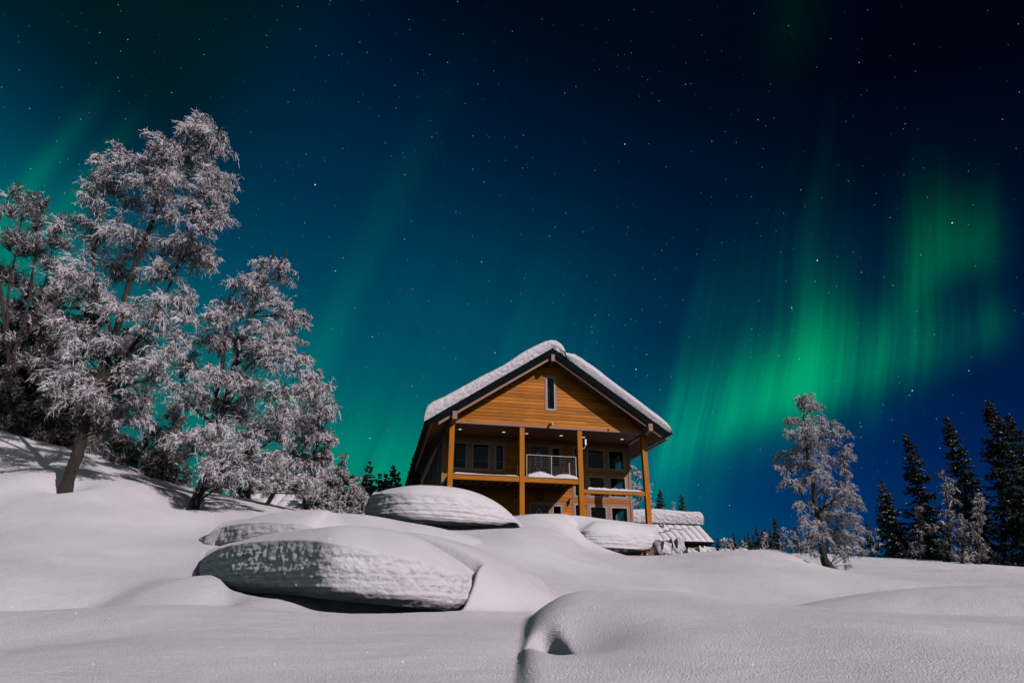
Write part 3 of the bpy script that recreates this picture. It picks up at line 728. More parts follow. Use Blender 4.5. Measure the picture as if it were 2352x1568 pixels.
for dd, lb in ((DU, 'upper dark door with long oval glass'), (DL, 'lower dark door with oval glass')):
    mb = MB(); mb.box(dd[0]+.01, dd[1]-.01, YW+.01, YW+.06, dd[2], dd[3]-.01)
    for za, zb_ in ((dd[2]+.18, dd[2]+.62),): mb.box(dd[0]+.2, dd[1]-.2, YW-.004, YW+.008, za, zb_)
    d_ = hp('door', 'door', mb, label=lb)
    ex, ez = .205, .50; cx_ = 2.075; cz_ = 7.51 if dd is DU else 4.40
    ov = MB()
    def ring_(rx, rz2, w, yy, nseg=36):
        for k in range(nseg):
            a0, a1 = 2*math.pi*k/nseg, 2*math.pi*(k+1)/nseg; P = []
            for (a_, s) in ((a0, 1), (a1, 1), (a1, 0), (a0, 0)):
                P.append((cx_+(rx-(w if not s else 0))*math.cos(a_), yy, cz_+(rz2-(w if not s else 0))*math.sin(a_)))
            ov.prism(P, np.array([0, .012, 0]))
    ring_(ex, ez, .035, YW-.014)
    hp('oval_glass', 'leaded', ov, d_)
    ov = MB(); ring_(.10, .30, .022, YW-.012, 24); ring_(.055, .12, .03, YW-.0115, 14)
    for q in (-1, 1):
        for zc in (-.2, .0, .2): ov.tube([(cx_+q*.10, YW-.002, cz_+zc), (cx_+q*.15, YW-.002, cz_+zc+.06*q)], .010, 5)
    hp('leaded_pattern', 'frame', ov, d_)
    kb = MB(); kb.tube([(dd[1]-.1, YW, dd[2]+.98), (dd[1]-.1, YW-.07, dd[2]+.98)], .022, 8); kb.tube([(dd[1]-.1, YW-.07, dd[2]+.98), (dd[1]-.2, YW-.07, dd[2]+.98)], .012, 6)
    hp('door_handle', 'steel', kb, d_)
# corner boards, side wall, far side wall
hp('corner_board', 'trim', MB().box(7.33, 7.47, YW-.05, YW+.12, 2.6, 8.72))
hp('corner_board', 'trim', MB().box(-3.30, -3.16, YW-.05, YW+.12, 2.6, 8.72))
sw = [(5.1, 5.7, 7.2, 8.6), (8.5, 9.2, 7.2, 8.6), (10.6, 11.3, 7.2, 8.6), (13.8, 14.6, 7.2, 8.6), (16.2, 17, 7.2, 8.6)]
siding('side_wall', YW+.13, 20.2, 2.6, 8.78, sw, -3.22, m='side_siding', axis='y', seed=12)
for a in sw: window(*a, y=-3.22, axis='y')
rw = [(3.25, 4.75, z0, z1) for z0, z1 in ((3.85, 5.15), (5.67, 6.79), (7.2, 8.33))] + [(5.2, 6.7, z0, z1) for z0, z1 in ((3.85, 5.15), (5.67, 6.79), (7.2, 8.33))]
mb = MB()
ys_ = [YW+.13, 3.25, 4.75, 5.2, 6.7, 9.0]; zs_ = [2.6, 3.85, 5.15, 5.67, 6.79, 7.2, 8.33, 8.74]
for i in range(5):
    for j in range(7):
        if i in (1, 3) and j in (1, 3, 5): continue
        mb.box(7.22, 7.42, ys_[i], ys_[i+1], zs_[j], zs_[j+1])
hp('side_wall', 'siding', mb)
for a in rw: window(*a, y=7.30, axis='y')
mb = MB(); mb.box(-3.0, 7.21, 9.0, 9.12, 2.6, 8.74); mb.box(3.80, 3.9, 2.67, 8.99, 2.6, 8.74); mb.box(-3.0, 3.79, 2.67, 8.99, 5.85, 6.05); mb.box(-3.04, 7.2, 2.67, 8.99, 8.745, 8.84)
mb.box(-3.04, -3.0, 2.67, 8.99, 2.6, 8.74)
hp('interior_wall', 'dark', mb)
hp('interior_floor', 'floorwood', MB().box(-3.0, 7.2, 2.67, 8.99, 2.62, 2.74))
# porch: posts, beams, floor, ceiling
for x0, x1, zt_ in ((-3.234, -2.97, 8.71), (.443, .708, 8.72), (3.587, 3.854, 8.72), (7.222, 7.49, 8.68)):
    hp('porch_post', 'post', MB().box(x0, x1, 0, .265, 2.3, zt_), bev=.012)
hp('porch_beam', 'beam', MB().box(-2.968, .441, .02, .25, 5.871, 6.16), bev=.008)
hp('porch_beam', 'beam', MB().box(.71, 3.585, .02, .25, 5.871, 6.16), bev=.008)
hp('porch_rail_beam', 'beam', MB().box(3.856, 7.22, .03, .24, 5.427, 5.629), bev=.008)
hp('header_board', 'trim', MB().box(-2.985, 7.27, -.03, .22, 8.735, 8.855))
hp('porch_ceiling', 'soffit', MB().box(-3.14, 7.40, .225, YW-.01, 8.75, 8.80))
fl = MB(); fl.box(-3.2, 3.72, .255, YW-.02, 5.99, 6.14)
fb = hp('balcony_floor', 'lumber', fl)
mb = MB()
for x in np.arange(-3.0, 3.7, .42): mb.box(x, x+.05, .256, YW-.05, 5.86, 5.985)
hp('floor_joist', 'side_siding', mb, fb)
hp('side_brace', 'trim', MB().prism([(-3.3, .35, 4.6), (-3.3, 2.3, 6.0), (-3.3, 2.3, 6.2), (-3.3, .35, 4.8)], np.array([.05, 0, 0])))
for i, (x, y) in enumerate([(-2.54, 1.3), (-.15, 1.35), (1.13, 1.38), (3.10, 1.4), (4.41, 1.46), (6.65, 1.4)]):
    l = MB().tube([(x, y, 8.757), (x, y, 8.735)], [.085, .085], 20); hp('recessed_light', 'lamp', l)
# balcony railing
rl = empty('balcony_railing'); rl.parent = house; rl.location = (0, 0, 0)
def rp(name, m, mb): o = mb.build(name, M[m], rl, bev=.003); o.location = (0, 0, -ZB); return o
for x in (.84, 2.16, 3.49): rp('rail_post', 'alu', MB().box(x-.016, x+.016, .085, .117, 6.12, 7.28))
for x, y in ((.84, 1.3), (.84, 2.42), (3.49, 1.3), (3.49, 2.42)): rp('rail_post', 'alu', MB().box(x-.02, x+.02, y, y+.04, 6.14, 7.26))
rp('top_rail', 'alu', MB().box(.82, 3.51, .078, .124, 7.281, 7.31))
rp('side_rail', 'black', MB().box(.815, .865, .131, 2.46, 7.27, 7.30)); rp('side_rail', 'black', MB().box(3.465, 3.515, .131, 2.46, 7.27, 7.30))
for k in range(9):
    z = 6.26 + k*.113
    rp('rail_cable', 'steel', MB().tube([(.86, .102, z), (3.47, .102, z)], .0035, 5))
    for x in (.84, 3.49): rp('rail_cable', 'alu', MB().tube([(x, .13, z), (x, 2.4, z)], .005, 4))
# snow lying on the beams and the balcony
def snow_strip(x0, x1, y0, y1, z0, hf, seed, parent=house, nx=110, ny=12, lump=.03):
    X = np.linspace(x0, x1, nx); V = []
    for j in range(ny+1):
        a = math.pi*j/ny; yy = (y0+y1)/2 - (y1-y0)/2*math.cos(a)
        for x in X:
            e = min(1, (x-x0)/.1, (x1-x)/.1); h = hf(x)*max(e, 0)**.5*(max(0, math.sin(a))**.55)
            h += lump*max(0, e)*math.sin(a)*float(pn3(x*7+seed, yy*7, 3.))*1.4
            V.append((x, yy, z0+max(h, -.01)))
    i, j = np.meshgrid(np.arange(ny), np.arange(nx-1), indexing='ij'); k = (i*nx+j).ravel()
    o = link_mesh('snow_strip', V, np.stack([k, k+1, k+nx+1, k+nx], 1), M['snow'], parent, smooth=True)
    o.location = (0, 0, -ZB); return o
snow_strip(-2.93, .34, -.02, 1.4, 6.135, lambda x: .10+.03*math.sin(x*1.7), 2.)
snow_strip(.86, 3.58, -.02, 1.5, 6.13, lambda x: .10 + .33*max(0, 1-abs(x-1.6)/.75)**.6 + .24*max(0, 1-abs(x-2.95)/.6)**.35, 5., lump=.05)
snow_strip(4.05, 7.05, .0, .28, 5.615, lambda x: .15 - .05*(x-4)/3, 9., lump=.05)
# small fittings
hp('security_camera', 'tan', MB().tube([(2.12, -.02, 8.90), (2.12, -.12, 8.95)], [.03, .03], 8).tube([(2.08, -.10, 8.97), (2.16, -.28, 8.93)], [.065, .06], 12))
hp('floodlight', 'tan', MB().tube([(5.39, -.02, 8.92), (5.37, -.12, 8.88)], [.04, .05], 10))
mb = MB(); mb.box(4.04, 4.13, .12, .17, 7.99, 8.30); mb.tube([(3.86, .13, 7.76), (3.98, .13, 7.80), (4.06, .14, 7.92), (4.08, .145, 8.1)], .014, 6)
hp('panel_antenna', 'white', mb)
for x in (.66, 3.80):
    mb = MB(); mb.box(x-.05, x+.05, YW-.05, YW-.02, 5.25, 5.5); mb.tube([(x, YW-.05, 5.42), (x, YW-.16, 5.46)], .012, 6)
    mb.tube([(x, YW-.16, 5.50), (x, YW-.16, 5.42), (x, YW-.16, 5.41)], [.01, .075, .06], 8)
    l = hp('wall_lantern', 'black', mb)
    hp('lantern_glass', 'frame', MB().tube([(x, YW-.16, 5.40), (x, YW-.16, 5.20)], [.05, .035], 8), l)
mb = MB(); P = [(2.11+.17*math.cos(a), YW-.06, 5.555+.17*math.sin(a)) for a in np.linspace(0, 2*math.pi, 25)]
mb.tube(P, .055, 8, cap=False); hp('wreath', 'wreath', mb)

# wooden steps and deck beside the drift
ST = empty('wooden_steps', h2w(6.5, -2, 2.2), TH)
thing(ST, 'weathered wooden steps ending at the broken snow blocks', 'steps')
def sp(name, mb): o = mb.build(name, M['lumber'], ST, bev=.004); o.location = (-6.5, 2, -2.2); return o
sp('stringer', MB().prism([(6.97, -2.0, 2.0), (6.97, -2.0, 2.80), (6.90, -2.0, 2.80), (6.20, -2.0, 2.30), (6.15, -2.0, 2.0)], np.array([0, .04, 0])))
sp('post', MB().box(6.90, 7.0, -2.06, -2.001, 1.9, 2.82))
sp('diagonal_board', MB().prism([(6.30, -2.05, 2.24), (6.36, -2.05, 2.16), (6.89, -2.05, 2.60), (6.89, -2.05, 2.71)], np.array([0, .04, 0])))
for k, (x, z) in enumerate(((6.62, 2.80), (6.42, 2.64), (6.2, 2.48))):
    sp('tread', MB().box(x, x+.30, -1.955, -.6, z-.05, z)); sp('riser', MB().box(x, x+.03, -1.955, -.6, z-.21, z-.052))
DK = MB().box(2.2, 6.12, -1.8, -1.72, 1.9, 2.5).build('wooden_deck', M['lumber'], None)
DK.location = h2w(0, 0, 0); DK.rotation_euler = (0, 0, TH)
thing(DK, 'dark wooden deck edge showing below the layered snow drift', 'deck')

# ------------------------------------------------------------------ garage and shed
def outbuilding(name, label, origin, rz_, xl, xr, ye, ze, yr, zr, slab, seed, wall_in=.5, pipe=None, slab_in=.2):
    R = empty(name, origin, rz_); thing(R, label, 'outbuilding'); oz = -origin[2]
    def p(nm, m, mb, par=R, **k):
        o = mb.build(nm, M[m], par, **k)
        if par is R: o.location = (0, 0, oz)
        return o
    sl = (zr-ze)/(yr-ye); yb = 2*yr-ye
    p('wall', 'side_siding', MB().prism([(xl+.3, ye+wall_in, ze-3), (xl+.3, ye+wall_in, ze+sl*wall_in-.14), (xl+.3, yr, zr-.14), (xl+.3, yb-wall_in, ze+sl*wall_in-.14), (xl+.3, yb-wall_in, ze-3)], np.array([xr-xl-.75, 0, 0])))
    mb = MB(); mb.prism([(xl, ye, ze), (xl, yr, zr), (xl, yb, ze), (xl, yb, ze-.12), (xl, yr, zr-.13), (xl, ye, ze-.12)], np.array([xr-xl, 0, 0]))
    rf = p('roof', 'metal_roof', mb)
    mb = MB(); mb.box(xl+.2, xr-.06, ye-.02, ye-.001, ze-.15, ze+.0); p('fascia', 'band', mb, rf)
    # bays of thin snow between the seams
    r = random.Random(seed); bay = .56; nb = round((xr-xl)/bay); bay = (xr-xl-.02)/nb; V = []; Fq = []
    for k in range(nb):
        a, b = xl+.02+k*bay, xl+.02+(k+1)*bay-.016
        cut = .52 + .10*math.sin(k*.8+seed) + r.uniform(-.09, .09) if k > nb*.1 and k < nb*.8 else None
        spans = [(0, 1)] if cut is None else [(0, cut), (cut+r.uniform(.025, .07), 1)]
        if cut is None and r.random() < .5: c = r.uniform(.3, .8); spans = [(0, c), (c+.025, 1)]
        for s0, s1 in spans:
            nn = 10; base = len(V); th = r.uniform(.07, .10)
            for i in range(nn+1):
                s = s0+(s1-s0)*i/nn; e = min(1, i/1.2, (nn-i)/1.2+.001)
                jag = .02*r.uniform(-1, 1) if i in (0, nn) else 0
                y = ye-.04+(yr-ye)*(s+jag); z = ze+sl*(y-ye)
                for xx, hh in ((a, .012), (a+.05, th), ((a+b)/2, th*1.12), (b-.05, th), (b, .012)):
                    V.append((xx, y, z+hh*max(.15, e)))
            for i in range(nn):
                for j in range(4): q = base+i*5+j; Fq.append((q, q+1, q+6, q+5))
            Fq.append(tuple(base+j for j in (4, 3, 2, 1, 0)))
    link_mesh('thin_snow', V, Fq, M['snow'], rf, smooth=True)
    # thick slab left on the ridge
    x0, x1 = xl+slab_in, xr+.28; n = 140; rows = []; ya, yb2 = yr-.55, yr+.9
    X = np.linspace(x0, x1, n); e = np.clip(np.minimum((X-x0)/.25, (x1-X)/.3), 0, 1); q = np.sqrt(1-(1-e)**2)
    top = slab*(.9+.12*np.sin(X*1.3+seed)*.6)*(.1+.9*q)
    zbase = zr + .03
    for s in np.linspace(0, 1, 26):
        z = zbase-.16*(1-s)*1. + (top*.88+.12)*s; y = ya - .10*math.sin(s*2.6) + .06*fbm(X*4, s*4+seed, X*0, 3)
        rows.append(np.stack([X, y, z-.0*q], 1))
    for s in np.linspace(0, 1, 30)[1:]:
        k = math.sqrt(1-(1-min(1, s/.3))**2); y = ya+(yb2-ya)*s
        rows.append(np.stack([X, np.full(n, y), zbase+top*(.88+.12*k)+.12 - .7*max(0, s-.6) + .02*pn3(X*3, y*3, seed)], 1))
    A = np.concatenate(rows); m = len(rows); i, j = np.meshgrid(np.arange(m-1), np.arange(n-1), indexing='ij'); k = (i*n+j).ravel()
    link_mesh('ridge_snow', A, np.stack([k, k+n, k+n+1, k+1][::-1], 1), M['snow'], rf, smooth=True)
    b = len(A)
    if pipe:
        x, y = pipe; z = ze+sl*(y-ye)
        p('vent_pipe', 'steel', MB().tube([(x, y, z-.05), (x, y, z+.34), (x, y, z+.341), (x, y, z+.42), (x, y, z+.46)], [.075, .075, .12, .12, .04], 16), rf)
    return R
outbuilding('garage', 'low garage with a metal pipe on its snowy roof behind the right porch post', (*h2w(0, 0, 0)[:2], 3.0), TH, 11.3, 17.37, 12., 4.372, 14.35, 5.92, .80, 2., pipe=(14.22, 13.5), slab_in=.3)
so = at(700, 1172, 33)
outbuilding('snowy_shed', 'small shed with thick snow on its roof, glimpsed under the left birches', (so[0], so[1], so[2]-1.2), .06, -3.4, 1.1, -1.4, so[2]-.1, .9, so[2]+1.05, .8, 9., slab_in=.3)

# broken snow blocks in front of the garage
rr = random.Random(11)
def chunk(x, y, z, sx, sy, sz, rot, seed, name='snow_block'):
    import bmesh
    bm = bmesh.new(); bmesh.ops.create_cube(bm, size=1.)
    bmesh.ops.subdivide_edges(bm, edges=bm.edges[:], cuts=3, use_grid_fill=True)
    for v in bm.verts:
        p = np.array(v.co); nrm = p/np.linalg.norm(p); cut = .5 + .28*float(pn3(*(nrm*1.3+seed)))
        p = np.clip(p, -cut-.05, cut+.05); p = p*(1 + .35*float(pn3(*(p*2.2+seed)))) ; v.co = p*np.array([sx, sy, sz])
    me = bpy.data.meshes.new(name); bm.to_mesh(me); bm.free(); me.materials.append(M['snow_plain'])
    o = bpy.data.objects.new(name, me); COL.objects.link(o); o.location = (x, y, z); o.rotation_euler = rot; return o
def z4(x, y): return (2360+x/3.675)*.57422, (1950+y/3.675)*.57422
GB = 'broken snow blocks in front of the garage'
big = [(1085, 900, 30.5, .95, .5, 1.0, .25, 'largest grey broken snow block beside the wooden steps'), (1200, 890, 30.8, .8, .5, 1.1, -.3, 'leaning broken snow block second from the wooden steps'),
       (1325, 880, 30.6, .45, .35, 1.35, .05, 'upright slab of snow standing in the rubble'), (1280, 960, 30.2, .45, .4, .5, .4, 'dark sided snow block below the upright slab'),
       (1460, 950, 30.6, .8, .4, .5, .2, 'long flat snow block right of the upright slab'), (1570, 925, 31.2, .6, .4, .5, -.2, 'blue shaded snow block under the garage eave'),
       (1650, 940, 30.8, .4, .35, .45, .6, 'pointed snow block near the right end of the rubble'), (1720, 910, 31.6, .7, .4, .45, .1, 'rightmost big snow block of the rubble')]
for i, (x, y, Y, a, b, c, tlt, lb) in enumerate(big):
    p = at(*z4(x, y), Y); thing(chunk(*p, a*.8, b, c*.62, (tlt*.4, tlt, tlt*3), i*3.7), lb, 'snow block', GB)
V = []; Fq = []
for i in range(260):                             # crumbs of the same pile
    t_ = rr.random(); x = 1040+t_*1260; y = 1000-70*t_+rr.uniform(-55, 18)*(1.05-t_*.7); Y = 30.1+t_*3.6+rr.uniform(-.4, .8)
    p = at(*z4(x, y), Y); s = rr.uniform(.05, .17)
    b = len(V); k = 8
    ico = [(0,0,1),(0,0,-1),(1,0,0),(-1,0,0),(0,1,0),(0,-1,0)]
    V += [tuple(p + s*np.array(q)*rr.uniform(.6, 1.3)) for q in ico]
    Fq += [tuple(b+v for v in f) for f in ((0,2,4),(0,4,3),(0,3,5),(0,5,2),(1,4,2),(1,3,4),(1,5,3),(1,2,5))]
o = link_mesh('snow_rubble', V, Fq, M['snow_plain']); thing(o, 'loose snow crumbs heaped in front of the garage', 'snow rubble', None, 'stuff')
# ------------------------------------------------------------------ trees
def tubes(P, Rd, sides=3, seed=0):
    """P (N,K,3) polylines, Rd (N,K) radii -> vertices, quads"""
    N_, K_, _ = P.shape; T = np.empty_like(P)
    T[:, 1:-1] = P[:, 2:]-P[:, :-2]; T[:, 0] = P[:, 1]-P[:, 0]; T[:, -1] = P[:, -1]-P[:, -2]
    T /= np.linalg.norm(T, axis=2, keepdims=True)+1e-9
    ref = np.where(np.abs(T[:, :, 2:3]) < .8, np.array([0, 0, 1.]), np.array([1., 0, 0]))
    A = np.cross(T, ref); A /= np.linalg.norm(A, axis=2, keepdims=True)+1e-9; B = np.cross(T, A)
    q = 2*np.pi*np.arange(sides)/sides
    V = P[:, :, None] + Rd[:, :, None, None]*(A[:, :, None]*np.cos(q)[:, None] + B[:, :, None]*np.sin(q)[:, None])
    i = np.arange(N_)[:, None, None]*K_*sides; j = np.arange(K_-1)[None, :, None]*sides; s = np.arange(sides)[None, None]; s1 = (s+1) % sides
    Fq = np.stack([i+j+s, i+j+s1, i+j+sides+s1, i+j+sides+s], -1).reshape(-1, 4)
    return V.reshape(-1, 3), Fq
class TB:
    def __init__(s): s.V = []; s.F = []; s.n = 0; s.m = []
    def add(s, P, R_, sides=3, mi=0):
        v, f = tubes(np.asarray(P, float), np.asarray(R_, float), sides); s.V.append(v); s.F.append(f+s.n); s.n += len(v)
        s.m.append(np.full(len(f), mi)); return s
    def build(s, name, mats, parent, smooth=True):
        return link_mesh(name, np.concatenate(s.V), np.concatenate(s.F), None, parent, smooth, mats, np.concatenate(s.m))
def path(pts, n):                               # smooth open path
    P = np.array(pts, float); k = len(P); Q = np.vstack([2*P[0]-P[1], P, 2*P[-1]-P[-2]])
    t = np.linspace(0, k-1-1e-6, n); i = t.astype(int); f = (t-i)[:, None]; a, b, c, d = Q[i], Q[i+1], Q[i+2], Q[i+3]
    return .5*((2*b) + (-a+c)*f + (2*a-5*b+4*c-d)*f*f + (-a+3*b-3*c+d)*f**3)
def droop(R, P0, D0, L, K_, g, wig):
    """grow polylines from P0 along D0 (N,3), length L (N,), bending down by g"""
    n = len(P0); P = np.empty((n, K_, 3)); P[:, 0] = P0; D = D0.copy(); st = (L/(K_-1))[:, None]
    gg = g if hasattr(g, '__len__') else np.full(n, g)
    for k in range(1, K_):
        P[:, k] = P[:, k-1] + D*st
        D = D + np.array([0, 0, -1.])*gg[:, None]/(K_-1) + R.normal(size=(n, 3))*wig
        D /= np.linalg.norm(D, axis=1, keepdims=True)
    return P
def frosted_tree(name, label, cat, stems, clumps, seed=0, group=None, density=1., thick=1., hang=1., yspread=.8, base=None, upright=False, detail=1, lit=.66, extra=1, slen=1., limb=1.):
    """stems: [(world path, r0, r1)], clumps: [(centre, radius)] -> trunk, branches, twigs"""
    R = np.random.RandomState(seed); base = stems[0][0][0] if base is None else base
    root = empty(name, base); thing(root, label, cat, group); off = np.array(base)
    tb = TB(); sp = []; sr = []
    for pts, r0, r1 in stems:
        n = 46; P = path(pts, n); t = np.linspace(0, 1, n); rr_ = r0+(r1-r0)*t**.8; rr_ = rr_*(1+.12*np.exp(-t*14)) * (1+.10*pn3(t*17, seed, 0.))
        P = P + np.stack([pn3(t*6, seed+1., 0), pn3(t*6, seed+2., 5), 0*t], 1)*r0*.9*np.minimum(1, t*6)[:, None]
        v, f = tubes((P-off)[None], rr_[None], 12 if detail else 6)
        # knobbly bark relief
        c = np.repeat(P-off, 12 if detail else 6, axis=0); d_ = v-c; ln = np.linalg.norm(d_, axis=1, keepdims=True)+1e-9
        v = c + d_*(1+.32*pn3(v[:, 0]*9, v[:, 1]*9, v[:, 2]*3)[:, None] + .08*pn3(v[:, 0]*22, v[:, 1]*22, v[:, 2]*6)[:, None])
        tb.V.append(v); tb.F.append(f+tb.n); tb.n += len(v); tb.m.append(np.zeros(len(f)))
        sp.append(P); sr.append(rr_)
    tb.build('trunk', [M['bark']], root)
    ex = []
    for c, rad in clumps:
        ex.append((c, rad*(1.15 if detail else 1.35)))
        for q_ in range(extra if detail else 0): ex.append((np.array(c) + R.normal(size=3)*np.array([.45, 1.2, .4])*rad, rad*.95))
    clumps = ex
    AP = np.vstack(sp); AR = np.concatenate(sr)
    br = TB(); tw = TB()
    S2 = []; 
    for c, rad in clumps:
        c = np.array(c)
        d = np.linalg.norm(AP-c, axis=1) + np.maximum(0, AP[:, 2]-c[2]+.15)*1.4; i = int(np.argmin(d)); s = AP[i]
        v = c-s; L = np.linalg.norm(v)+1e-6
        mid = s + v*.5 + np.array([0, 0, .16*L]) + R.normal(size=3)*.09*L
        q = path([s, mid, c], 12) + np.cumsum(R.normal(size=(12, 3))*.018*L, 0)*np.linspace(0, 1, 12)[:, None]
        r0 = min(AR[i]*.5, (.010+.015*L)*limb)*thick; rad_ = np.linspace(r0, max(.007, r0*.25), 12)
        br.add((q-off)[None], rad_[None], 6)
        # boughs inside and on the way to the clump
        nb = max(3, int((7+11*rad)*density)); w = np.where(R.rand(nb) < .62, R.uniform(.65, 1, nb), R.uniform(.3, .95, nb))
        k = (w*11).astype(int); P0 = q[k]
        D = R.normal(size=(nb, 3)); D[:, 2] = np.abs(D[:, 2])*(.75 if not upright else 2.2) + .1; D[:, 1] *= yspread
        D += (v/L)*.75; D /= np.linalg.norm(D, axis=1, keepdims=True)
        LL = rad*R.uniform(.55, 1.15, nb)*np.where(w > .6, 1, .75)
        B = droop(R, P0, D, LL, 7, (.9*hang if not upright else -.3), .13)
        br.add(B-off, np.linspace(1, .35, 7)[None]*(.010*thick*(.7+R.rand(nb)*.6))[:, None], 4)
        S2.append((B, LL))
    for B, LL in S2:                             # hanging sprays
        nb = len(B); m = max(4, int(13*density)); ix = np.repeat(np.arange(nb), m); t = R.uniform(.12, 1., nb*m)*5.999; k = t.astype(int); f = (t-k)[:, None]
        P0 = B[ix, k]*(1-f) + B[ix, k+1]*f; T = B[ix, k+1]-B[ix, k]; T /= np.linalg.norm(T, axis=1, keepdims=True)+1e-9
        D = T*.9 + R.normal(size=(nb*m, 3))*.6; D /= np.linalg.norm(D, axis=1, keepdims=True)
        L = np.clip(LL[ix]*slen*R.uniform(.3, .75, nb*m), .14, .8*slen)
        G = droop(R, P0, D, L, 6, 1.9*hang if not upright else -.4, .14)
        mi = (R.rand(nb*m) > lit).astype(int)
        for q_ in (0, 1):
            g = G[mi == q_]
            if len(g): tw.add(g-off, np.linspace(1, .4, 6)[None]*(.0066*thick*(.7+.6*R.rand(len(g))))[:, None], 3, q_)
        m2 = 5 if detail else 3
        ix2 = np.repeat(np.arange(nb*m), m2); t = R.uniform(.1, 1, len(ix2))*4.999; k = t.astype(int); f = (t-k)[:, None]
        P1 = G[ix2, k]*(1-f)+G[ix2, k+1]*f; T = G[ix2, k+1]-G[ix2, k]; T /= np.linalg.norm(T, axis=1, keepdims=True)+1e-9
        D = T*.7 + R.normal(size=(len(ix2), 3))*.65; D /= np.linalg.norm(D, axis=1, keepdims=True)
        L2 = np.clip(L[ix2]*R.uniform(.2, .6, len(ix2)), .05, .22)
        H_ = droop(R, P1, D, L2, 3, .9*hang if not upright else 0., .2); mj = mi[ix2]
        for q_ in (0, 1):
            g = H_[mj == q_]
            if len(g): tw.add(g-off, np.array([[1, .8, .35]])*(.0060*thick*(.7+.6*R.rand(len(g))))[:, None], 3, q_)
    br.build('branches', [M['limb']], root); tw.build('twigs', [M['frost'], M['frost_dim']], root)
    return root
def cl(lst, Y, spread, seed, conv=None, jitter=1.):
    """crown clumps read off the photograph, given a depth of their own inside the crown"""
    R = np.random.RandomState(seed); out = []
    for x, y, r in lst:
        if conv: k_ = conv(x, y); x, y = k_; r = r*.3408
        p = at(x, y, Y + R.uniform(-1, 1)*spread); p1 = at(x+r, y, Y); p0 = at(x, y, Y)
        out.append((p, np.linalg.norm(p1-p0)*1.05))
    return out
def stem(lst, Y, r0, r1, dy=0., conv=None):
    q = [conv(*p) if conv else p for p in lst]
    return ([at(x, y, Y+dy*i/(len(q)-1)) for i, (x, y) in enumerate(q)], r0, r1)

frosted_tree('birch_tree', 'tallest frosted birch with a leaning dark trunk rising from the left slope', 'birch tree',
    [stem([(140,1150),(152,1120),(170,1060),(190,990),(228,880),(262,780),(295,660),(335,540),(375,440),(420,350),(452,290)], 17.5, .19, .03),
     stem([(228,880),(275,830),(330,760),(395,640),(430,520)], 17.5, .08, .02, .6), stem([(262,780),(225,680),(215,560),(240,470)], 17.5, .07, .02, -.5)],
    cl([(462,278,20),(452,300,22),(478,318,32),(505,352,32),(448,352,30),(408,322,28),(372,345,32),(348,380,32),(285,372,32),(240,368,26),(226,392,14),(522,402,32),(480,415,38),(418,412,38),(545,450,14),(515,460,36),(528,480,18),
        (300,420,38),(360,460,42),(440,480,42),(255,440,36),(215,450,26),(488,525,36),(495,555,22),(430,555,40),(350,570,42),(280,530,42),(215,470,26),(190,520,34),(228,590,40),(300,640,46),(380,640,42),(440,600,40),(475,605,18),(488,585,14),
        (165,620,38),(200,690,44),(130,690,32),(280,720,42),(360,720,42),(430,690,28),(455,690,14),(120,760,34),(190,800,44),(255,810,36),(330,810,42),(400,780,38),(445,745,22),(150,860,42),(105,830,30),(225,920,38),
        (335,880,38),(290,950,36),(395,860,40),(350,980,36),(160,930,36)], 17.5, 1.5, 3), seed=3, density=1.0, thick=.95, slen=1.0, hang=.95, limb=.8)
frosted_tree('birch_tree', 'frosted birch with two bare stubs at its top, right of the tallest birch', 'birch tree',
    [stem([(440,1175),(448,1152),(462,1120),(480,1070),(502,980),(530,880),(556,780),(585,690),(612,630),(632,577)], 19, .17, .03),
     stem([(462,1120),(520,1080),(580,1040),(640,1000)], 19, .09, .02, .5), stem([(480,1070),(492,950),(512,830),(522,740),(530,672)], 19, .09, .03, -.3),
     stem([(512,760),(505,710),(519,684)], 18.8, .04, .025), stem([(600,660),(640,610),(661,572)], 19.1, .05, .022), stem([(502,980),(440,930),(410,850)], 19, .06, .02, .4)],
    cl([(595,632,22),(632,640,28),(580,665,28),(625,690,34),(668,715,32),(700,742,22),(712,735,10),(560,722,34),(615,750,38),(665,790,34),(500,742,34),(535,790,38),(590,815,40),(650,835,34),(690,800,20),(465,790,36),(440,850,38),(500,865,42),(560,880,40),
        (470,930,42),(540,955,44),(600,900,36),(640,905,30),(420,940,40),(395,1010,38),(460,1020,40),(520,1035,44),(580,1000,42),(620,955,38),(560,1090,38),(490,1095,30),(610,1060,42),(640,1010,34),(600,1115,30),(540,1125,26),(655,1120,20)], 19, 1.4, 5), seed=5, density=1.0, thick=1.0, slen=1.0, hang=.95, limb=.8)
frosted_tree('birch_tree', 'smaller frosted birch at the right end of the left group', 'birch tree',
    [stem([(602,1178),(612,1158),(640,1110),(668,1040),(690,960),(704,880)], 22, .10, .02), stem([(640,1110),(700,1070),(735,1010)], 22, .07, .025)],
    cl([(702,868,20),(725,885,24),(682,905,30),(735,928,30),(755,950,16),(700,960,36),(665,985,32),(730,1010,34),(760,1010,12),(690,1050,36),(645,1070,34),(735,1075,26),(712,1110,26),(670,1120,26),(745,1045,20)], 22, 1.2, 6), seed=8, density=1.1, thick=1.2, slen=1.3, hang=1.2, limb=.7)
